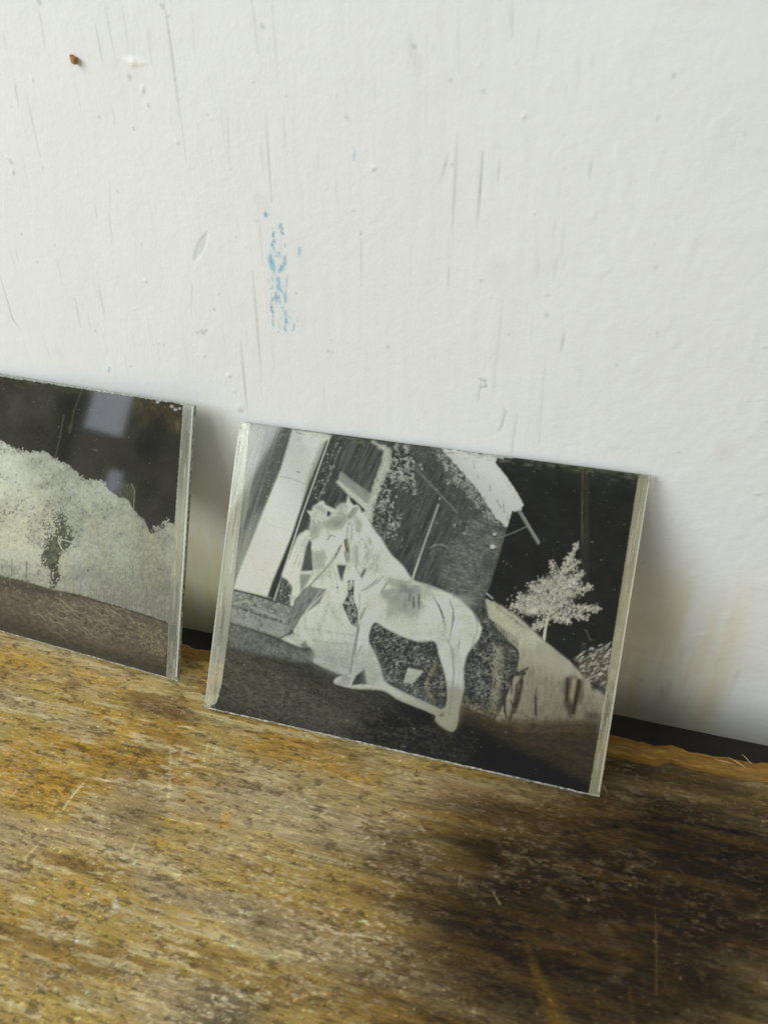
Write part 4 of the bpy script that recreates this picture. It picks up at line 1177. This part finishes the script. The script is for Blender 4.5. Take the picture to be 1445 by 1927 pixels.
    s.line(z2((1185, 870), (1175, 920)), 2.4, lin((196, 186, 150)), .8, a=.7)
    for _ in range(46):
        t = rng.random()
        s.blob((452 - 71 * t + rng.uniform(2, 20), 792 + 540 * t), rng.uniform(.6, 1.8), rng.uniform(.6, 3), lin((130, 120, 88)), .1, .5, a=.7)
        s.blob((1222 - 92 * t - rng.uniform(2, 20), 895 + 608 * t), rng.uniform(.6, 1.8), rng.uniform(.6, 3), lin((104, 90, 56)), .1, .5, a=.8)
    for p0, p1, off, v in (((452, 792), (381, 1332), 1, 215), ((1222, 895), (1130, 1503), -1, 196)):
        p0, p1 = np.array(p0, float), np.array(p1, float)
        for k_ in range(60):
            t0 = rng.random()
            o_ = np.array((off * rng.uniform(3, 19), 0))
            a_ = p0 + (p1 - p0) * t0 + o_
            b_ = p0 + (p1 - p0) * min(1, t0 + rng.uniform(.01, .12)) + o_
            if rng.random() < .5:
                s.line([a_, b_], rng.uniform(.8, 2.4), lin((v + 14, v + 16, v)), .5, a=rng.uniform(.45, .8), rough=.2, soft=1.5)
            else:
                s.line([a_, b_], rng.uniform(.8, 3.0), lin((v - 50, v - 52, v - 76)), .35, a=rng.uniform(.1, .5), rough=.2, soft=2)
        s.line([p0 + (off * 1.5, 2), p1 + (off * 1.5, -8)], 2.2, lin((232, 234, 220)), .7, a=.8, rough=.18)  # highlight of the glass edge, painted as a pale line
        s.line([p0 + (off * 4.0, 2), p1 + (off * 4.0, -8)], 1.2, lin((96, 92, 66)), .5, a=.7, rough=.22)
    # perished emulsion along the top
    for _ in range(300):
        t = rng.random()
        x, y = 452 + 770 * t, 792 + 103 * t + abs(rng.normal(0, 7))
        s.blob((x, y), rng.uniform(2, 9), rng.uniform(1, 3.2), lin((62, 76, 66)) if rng.random() < .7 else lin((120, 128, 106)), .13, .3, soft=1)
    for _ in range(40):
        t = rng.random() * .25 + .75
        x, y = 452 + 770 * t, 792 + 103 * t + abs(rng.normal(0, 9))
        s.blob((x, y), rng.uniform(3, 10), rng.uniform(1, 4), lin((92, 92, 58)), .13, .3, soft=1)
    s.line(z2((425, 158), (530, 175)), 3, lin((215, 218, 212)), .9, a=.1)
    s.line(z2((450, 168), (480, 176)), 5, lin((215, 218, 212)), .9, a=.1)
    return s


def tree_picture():
    s = Sheet(np.arange(-210, 380.0), np.arange(640, 1290.0), 1.0)
    z5, z6 = zoom(0, 680, 3.284), zoom(0, 960, 3.284)
    X, Y = s.X, s.Y
    s.c[:] = lin((56, 56, 48))
    s.c *= (1 + (fbm(X / 40, Y / 40, 4, 201) - .5) * .9)[..., None]
    # soft reflections on the glass, painted as bands and blotches in the sky
    s.poly(z5((0, 90), (380, 150), (300, 330), (100, 420), (0, 400)), lin((76, 76, 66)), 14, .5, tex=(.5, 30, 30, 0, 202))
    s.poly(z5((-300, 40), (0, 90), (20, 400), (-300, 420)), lin((66, 66, 58)), 14, .6)
    s.poly(z5((405, 190), (560, 200), (480, 420), (430, 690), (330, 600), (370, 420)), lin((36, 36, 31)), 8, .7)
    s.line(z5((520, 170), (470, 300), (440, 440)), 4, lin((86, 82, 70)), .5, rough=.2, soft=3)
    s.line(z5((405, 330), (380, 470), (345, 610)), 2.0, lin((112, 112, 98)), .45, rough=.2, soft=3)
    s.poly(z5((500, 420), (700, 480), (760, 740), (560, 760), (420, 660)), lin((66, 64, 56)), 8, .6)
    s.poly(z5((830, 220), (1150, 265), (1120, 480), (1000, 330), (900, 420)), lin((84, 76, 52)), 9, .6, tex=(.7, 8, 12, 0, 203))
    s.poly(z5((960, 310), (1060, 320), (1060, 560), (930, 640), (850, 560)), lin((34, 35, 30)), 10, .6)
    s.blob(z5((600, 552))[0], 8, 2.6, lin((112, 104, 92)), .3, .6, soft=1)
    s.blob(z5((440, 410))[0], 5, 8, lin((92, 86, 74)), .1, .5, soft=1)
    s.blob(z5((1120, 400))[0], 6, 16, lin((120, 110, 88)), .1, .5, soft=1)
    # a faint chimney shape beside the hill
    s.poly(z5((752, 760), (820, 765), (845, 800), (835, 930), (790, 870), (735, 850)), lin((84, 86, 72)), 2, .7, tex=(.4, 3, 8, 0, 204))
    s.line(z5((822, 765), (840, 810), (832, 930)), 1.2, lin((150, 152, 134)), .7)
    # trees and hillside, pale in the negative
    pale_ = lin((194, 196, 186))
    hill = (z5((-660, 330), (-400, 400), (-200, 440), (0, 500), (60, 540), (160, 575), (270, 570), (345, 620), (410, 650), (480, 710), (540, 755), (640, 758), (680, 805), (740, 850), (790, 868), (830, 935), (900, 1010), (945, 1085), (1090, 1060))
            + z6((1035, 715), (900, 665), (700, 605), (470, 535), (310, 505), (150, 455), (0, 425), (-660, 260)))
    s.poly(curve(hill), pale_, 1, tex=(.34, 5, 5, 0, 205), rag=2.8)
    edge = z5((-400, 400), (0, 500), (60, 540), (160, 575), (270, 570), (345, 620), (410, 650), (480, 710), (540, 755), (640, 758))
    for a_, b_ in zip(edge[:-1], edge[1:]):
        n = int(math.hypot(b_[0] - a_[0], b_[1] - a_[1]) * 1.6)
        for _ in range(n):
            t = rng.random()
            s.blob((a_[0] + (b_[0] - a_[0]) * t + rng.normal(0, 2), a_[1] + (b_[1] - a_[1]) * t - abs(rng.normal(0, 3.0)) + 1), rng.uniform(.8, 2.6), rng.uniform(.6, 1.6), pale_, rng.random() * 3, .9, soft=.3)
    for (cx, cy, n, rx, ry) in ((970, 1060, 40, 22, 35), (1035, 1030, 60, 26, 30), (1070, 1050, 30, 14, 30), (1000, 1080, 60, 50, 24)):
        for _ in range(n):
            s.blob(z5((cx + rng.normal(0, rx * .6), cy + rng.normal(0, ry * .6)))[0], rng.uniform(.8, 2.6), rng.uniform(.6, 1.4), pale_, rng.random() * 3, .9, soft=.3)
    tint = smooth(140, 0, X + 20)[..., None]
    inh = (s.c.mean(-1) > .2)[..., None]
    s.c += inh * (s.c * np.array([.99, 1.02, 1.02]) - s.c) * tint
    hl = z5((-500, 480), (0, 560), (300, 640), (640, 800), (900, 1060), (1080, 1120)) + z6((1030, 640), (600, 560), (300, 470), (0, 400), (-500, 300))
    s.scatter(hl, 2600, .8, 3.6, [lin((204, 210, 198)), lin((168, 172, 158)), lin((150, 154, 140)), lin((212, 214, 206))], 0, 3, 1.6, .6)
    s.scatter(hl, 380, .6, 2.0, [lin((96, 100, 84)), lin((120, 122, 104)), lin((66, 68, 58))], 0, 3, 1.8, .65)
    for (cx, cy, n, r_) in ((800, 430, 160, 42), (780, 520, 60, 30), (920, 560, 50, 30), (860, 300, 110, 50), (1000, 420, 60, 40), (600, 290, 80, 60), (700, 200, 60, 60), (380, 190, 40, 20), (120, 130, 60, 60)):
        for _ in range(n):
            s.blob(z6((cx + rng.normal(0, r_), cy + rng.normal(0, r_)))[0], rng.uniform(.6, 2.2), rng.uniform(.5, 1.5), lin((112, 114, 98)), rng.random() * 3, .5, soft=.4)
    clump = fbm(X / 34, Y / 30, 4, 220, .62)
    fine = fbm(X / 4.5, Y / 4.5, 3, 221, .7)
    hm_ = smooth(.2, .35, s.c.mean(-1))
    s.c *= (1 - hm_ * np.clip((clump - .46) * 1.4, 0, .30))[..., None]
    s.c *= (1 - hm_ * smooth(.54, .70, fine) * (.14 + .38 * smooth(.45, .6, clump)))[..., None]
    # dark trunk gap with leaves over it
    zF = zoom(0, 830, 4.129)
    trunk = zF((400, 600), (500, 568), (525, 640), (565, 690), (545, 745), (582, 800), (525, 880), (455, 945), (475, 1075), (430, 1165), (392, 1160), (392, 1010), (330, 992), (318, 960), (342, 880), (365, 760), (430, 720))
    s.poly(trunk, lin((92, 95, 80)), 1, tex=(.6, 6, 6, 0, 206), rag=4.5)
    s.poly(zF((395, 980), (450, 960), (470, 1080), (430, 1170), (392, 1160)), lin((58, 58, 48)), 3, .7, tex=(.6, 4, 4, 0, 210))
    for pts in (((360, 200), (380, 250), (412, 288), (440, 230)), ((380, 195), (450, 215)), ((258, 270), (272, 150), (262, 120))):
        s.line(z6(*pts), 1.8, pale_, .9)
    for k_ in range(len(trunk)):
        a_, b_ = np.array(trunk[k_]), np.array(trunk[(k_ + 1) % len(trunk)])
        for _ in range(int(np.hypot(*(b_ - a_)) * .9)):
            q = a_ + (b_ - a_) * rng.random() + rng.normal(0, 3.6, 2)
            s.blob(q, rng.uniform(.9, 2.8), rng.uniform(.7, 1.5), pale_ * rng.uniform(.75, 1.05) if rng.random() < .65 else lin((84, 86, 72)), rng.random() * 3, .9, soft=.35)
    for _ in range(110):
        q = (330 + rng.normal(0, 45), 110 + rng.normal(0, 60))
        s.blob(z6(q)[0], rng.uniform(1, 3.0), rng.uniform(.8, 1.7), pale_ * rng.uniform(.8, 1.1), rng.random() * 3, .9, soft=.3)
    for _ in range(60):
        q = (290 + rng.normal(0, 16), 170 + rng.normal(0, 90))
        s.blob(z6(q)[0], rng.uniform(1, 3), rng.uniform(.8, 1.8), lin((76, 78, 68)), rng.random() * 3, .8, soft=.3)
    # trunks and posts under the trees
    for (x, y0, y1, w_, v) in ((75, 320, 420, 3, 100), (165, 330, 440, 4, 96), (45, 330, 400, 2, 120), (400, 430, 500, 3, 130), (500, 450, 540, 2, 130), (775, 500, 590, 2, 90), (840, 590, 640, 3, 95), (890, 540, 640, 3, 90), (905, 500, 560, 4, 84), (942, 560, 690, 7, 98), (985, 620, 660, 3, 110), (560, 480, 560, 3, 140), (640, 500, 570, 2, 140), (820, 360, 440, 4, 120)):
        s.line(z6((x, y0), (x - 3, y1)), w_, lin((v, v, v * .88)), .75, rough=.15, soft=1)
    for _ in range(60):
        x = rng.uniform(380, 1020)
        yb = 515 + (x - 380) * .28
        s.line(z6((x, yb - rng.uniform(20, 90)), (x - 2, yb)), rng.uniform(.8, 2), lin((140, 142, 126)), .5, rough=.1)
    # field
    field = z6((-660, 255), (0, 420), (150, 452), (310, 502), (470, 532), (700, 602), (900, 662), (1040, 712), (1020, 1060), (0, 760), (-660, 600))
    s.poly(field, lin((96, 90, 78)), 0, tex=(.55, 8, 4, .28, 207), rag=1.5)
    s.poly(z6((-660, 255), (0, 420), (310, 502), (480, 534), (420, 560), (0, 500), (-660, 340)), lin((62, 60, 52)), 4, .7, tex=(.7, 6, 3, .28, 208))
    s.scatter(z6((0, 440), (480, 540), (440, 570), (0, 520)), 90, .8, 3, [lin((140, 142, 126)), lin((40, 40, 34))], .3, 1.6, 2, .7)
    s.line(z6((430, 535), (700, 605), (1035, 715)), 3, lin((58, 54, 44)), .7, rough=.2, soft=2)
    vr = z6((250, 550), (600, 600), (860, 700), (1020, 760), (980, 920), (700, 800), (380, 720), (200, 620))
    s.scatter(vr, 520, 1.0, 5.5, [lin((136, 134, 114)), lin((118, 118, 100)), lin((150, 148, 126))], .3, 1.5, 4.5, .6)
    for _ in range(26):
        x, y = rng.uniform(180, 800), rng.uniform(545, 760)
        pts = [(x, y)]
        for k in range(5):
            pts.append((pts[-1][0] + rng.uniform(12, 30), pts[-1][1] + rng.uniform(-6, 26)))
        s.line(z6(*pts), 1.1, lin((150, 148, 126)), .6)
    s.scatter(z6((820, 700), (1020, 760), (1000, 930), (860, 870)), 200, 1, 4.5, [lin((160, 152, 122)), lin((128, 120, 92))], -.9, 1.4, 4, .6)
    s.scatter(field, 420, .8, 3, [lin((60, 56, 46)), lin((120, 114, 98))], .3, 2, 2, .5)
    s.poly(z6((-660, 480), (0, 640), (350, 780), (700, 880), (1040, 960), (1080, 1100), (0, 800), (-660, 640)), lin((50, 49, 40)), 12, .75, tex=(.4, 10, 6, .28, 209))
    s.scatter([(0, 700), (340, 760), (330, 1250), (0, 1180)], 300, .5, 1.2, [g(190), g(40), g(140)], 0, 3, 1.3, .45)
    s.c *= (1 + (fbm(X / 1.7, Y / 1.7, 2, 250) - .5) * .3)[..., None]
    s.c = np.clip(s.c ** 1.25 * 1.42, .0015, .86)
    L = s.c.mean(-1)
    s.a[:] = np.clip(0.96 - 0.70 * smooth(.08, .45, L), 0, 1)
    # bare glass down the right side and along the top
    s.poly(z5((1157, 262), (1400, 262), (1400, 2100), (1000, 2100)) + [], lin((224, 227, 212)), 0, a=.18)
    s.poly(z5((1157, 255), (1240, 265), (1150, 1100)) + z6((1085, 1100), (1015, 1080), (1035, 700), (1095, 0)), lin((224, 227, 212)), 0, a=.18, rag=.7)
    s.line(z5((1157, 265), (1120, 690), (1085, 1090)), 1.2, lin((90, 90, 74)), .5, a=.8)
    s.line(z5((1190, 360), (1178, 410), (1190, 470)), 1.2, lin((110, 106, 84)), .7, a=.8)
    p0, p1 = np.array((372., 763.)), np.array((328., 1282.))
    for k_ in range(46):
        t0 = rng.random()
        o_ = np.array((-rng.uniform(2, 19), 0))
        a_, b_ = p0 + (p1 - p0) * t0 + o_, p0 + (p1 - p0) * min(1, t0 + rng.uniform(.02, .14)) + o_
        lit = rng.random() < .55
        s.line([a_, b_], rng.uniform(.8, 2.6), lin((232, 234, 220)) if lit else lin((150, 150, 124)), .45, a=rng.uniform(.35, .7) if lit else rng.uniform(.05, .4), rough=.2, soft=2)
    s.line([p0 + (-2, 2), p1 + (-2, -6)], 2.0, lin((236, 238, 226)), .8, a=.8, rough=.15)  # painted highlight along the right edge of the glass
    s.line([p0 + (-5, 2), p1 + (-5, -6)], 1.4, lin((86, 92, 70)), .6, a=.8, rough=.2)
    slope = (763 - 698) / 372
    slope = .163
    strip = (Y < 702 + slope * X + (fbm(X / 6, X * 0, 3, 260) - .5) * 4)
    s.c[strip] = lin((222, 224, 218))
    s.a[strip] = .12
    for _ in range(120):
        x = rng.uniform(-200, 340)
        y = 704 + slope * x + abs(rng.normal(0, 5))
        s.blob((x, y), rng.uniform(1.5, 6), rng.uniform(.8, 2.4), lin((92, 86, 52)), .17, .35, soft=1)
    for (x, y, r_) in ((337, 770, 3), (330, 764, 3), (303, 755, 3), (345, 768, 2.4)):
        s.blob((x, y), r_ * 1.3, r_, lin((218, 220, 210)), .2, .9, a=.15)
    return s


def homography(src, dst):
    A = []
    for (x, y), (u, v) in zip(src, dst):
        A.append([x, y, 1, 0, 0, 0, -u * x, -u * y, -u])
        A.append([0, 0, 0, x, y, 1, -v * x, -v * y, -v])
    return np.linalg.svd(np.array(A))[2][-1].reshape(3, 3)


def build_plate(name, W, base, psi, lean, picture, corners, ucoords, vcoords, label):
    """base = front lower left corner; picture sampled through the four surveyed corners TL, TR, BR, BL"""
    H, TK = 0.0899, 0.0012
    u = Vector((math.cos(psi), math.sin(psi), 0))
    back = Vector((-math.sin(psi), math.cos(psi), 0))
    v = Vector((0, 0, 1)) * math.cos(lean) + back * math.sin(lean)
    n = v.cross(u) * -1
    if n.y > 0:
        n = -n
    root = bpy.data.objects.new(name, None)
    root.empty_display_size = .01
    COL.objects.link(root)
    root.matrix_world = Matrix(((u.x, -n.x, v.x, base[0]), (u.y, -n.y, v.y, base[1]), (u.z, -n.z, v.z, base[2]), (0, 0, 0, 1)))
    root['label'] = label
    root['category'] = 'glass negative'
    root['group'] = 'glass negatives leaning on the wall'
    # local frame: x along the plate, y into the glass, z up the plate
    b = .00012
    ch = .0008
    # glass body: bevelled slab outline (y, z) at bottom and top
    prof = [(b, ch), (b, H - b), (TK, H - b), (TK, b)]
    link('glass_pane', mesh('glass_pane', [(b, b, ch), (W - b, b, ch), (W - b, b, H - b), (b, b, H - b), (b, TK - b, b), (W - b, TK - b, b), (W - b, TK - b, H - b), (b, TK - b, H - b)],
                            [(0, 1, 2, 3), (5, 4, 7, 6)]), M_GLASS, root)
    # lower edge: worn, dusty chamfer
    nx = 160
    xs = np.linspace(0, W, nx)
    j = (fbm(xs * 500, xs * 0 + 5, 3, 301) - .5)
    chip = np.clip(fbm(xs * 900, xs * 0 + 2, 2, 302) - .62, 0, 1) * .0016
    rows = []
    for (yy, zz, k) in ((.00002, ch, 1.0), (ch * .25, ch * .35, .6), (ch * .7, .0001, .3), (TK * .9, .0, 0), (TK, .0002, 0)):
        rows.append(np.stack([xs, np.full(nx, yy) + j * .00008, zz + (j * .0003 + chip) * k], -1))
    link('lower_edge', grid_mesh('lower_edge', np.array(rows)), M_EDGE_LIGHT, root)
    # side and upper edges
    def strip(nm, p0, p1, ax_):
        m_ = 120
        t = np.linspace(0, 1, m_)[:, None]
        c = np.array(p0) + (np.array(p1) - np.array(p0)) * t
        jj = (fbm(t[:, 0] * 60, t[:, 0] * 0 + ax_, 3, 310) - .5)
        out = np.array([1.0 if ax_ == 1 else (-1.0 if ax_ == 0 else 0), 0, 1.0 if ax_ == 2 else 0])
        rws = []
        for (yy, o_) in ((0, -.00012), (.00012, 0), (TK - .00012, 0), (TK, -.00012)):
            q = c + out * o_ + out * (jj * .00016)[:, None]
            q[:, 1] = yy
            rws.append(q)
        return link(nm, grid_mesh(nm, np.array(rws), flip=(ax_ == 1)), M_EDGE, root)
    strip('side_edge', (0, 0, ch), (0, 0, H), 0)
    strip('side_edge', (W, 0, ch), (W, 0, H), 1)
    strip('upper_edge', (0, 0, H), (W, 0, H), 2)
    # picture layer on the face
    hm = homography([(0, 1), (1, 1), (1, 0), (0, 0)], corners)
    U, V = np.meshgrid(ucoords, vcoords)
    q = hm @ np.stack([U.ravel(), V.ravel(), np.ones(U.size)])
    px, py = (q[0] / q[2]).reshape(U.shape), (q[1] / q[2]).reshape(U.shape)
    fx = np.clip(px - picture.ax[0], 0, len(picture.ax) - 1.001)
    fy = np.clip(py - picture.ay[0], 0, len(picture.ay) - 1.001)
    ix, iy = fx.astype(int), fy.astype(int)
    tx, ty = (fx - ix), (fy - iy)
    def samp(A):
        k = (lambda z: z[..., None]) if A.ndim == 3 else (lambda z: z)
        return (A[iy, ix] * k(1 - tx) + A[iy, ix + 1] * k(tx)) * k(1 - ty) + (A[iy + 1, ix] * k(1 - tx) + A[iy + 1, ix + 1] * k(tx)) * k(ty)
    C, A = samp(picture.c), samp(picture.a)
    P = np.stack([.0001 + U * (W - .0002), np.full(U.shape, -.00004), ch + .0001 + V * (H - ch - .0002)], -1)
    link('emulsion', grid_mesh('emulsion', P, np.clip(C, .002, .85), A), M_EMUL, root)
    return root


build_plate('glass_negative', .12, (0, -.0455, 0), -.0001, .5307, horse_picture(), [(452, 792), (1222, 895), (1130, 1503), (381, 1332)],
            np.linspace(0, 1, 720), np.linspace(0, 1, 540), 'glass plate negative of a horse beside a house, standing whole in front of the wall')
psi1 = -.066
bx, by = -.01342 - .085 * math.cos(psi1), -.03766 - .085 * math.sin(psi1)
build_plate('glass_negative', .085, (bx, by, 0), psi1, .37095, tree_picture(), [(-58, 688), (373, 763), (328, 1283), (-56, 1174)],
            np.linspace(0, 1, 470), np.linspace(0, 1, 420), 'glass plate negative of pale trees above a field, left of the horse plate')

# rust-coloured flake stuck to the wall
pts = [on_wall(*p) for p in ((138, 102), (143, 106), (148, 108), (146, 113), (147, 121), (142, 118), (140, 111))]
V = [(x, WALL_Y - .0016, z) for x, z in pts] + [(x, WALL_Y - .0002, z) for x, z in pts]
k = len(pts)
F = [tuple(range(k)), tuple(range(2 * k - 1, k - 1, -1))] + [(i, i + k, (i + 1) % k + k, (i + 1) % k) for i in range(k)]
o = link('paint_flake', mesh('paint_flake', V, F), M_RUST)
o['label'] = 'tiny rust brown flake stuck high on the white wall'
o['category'] = 'flake'
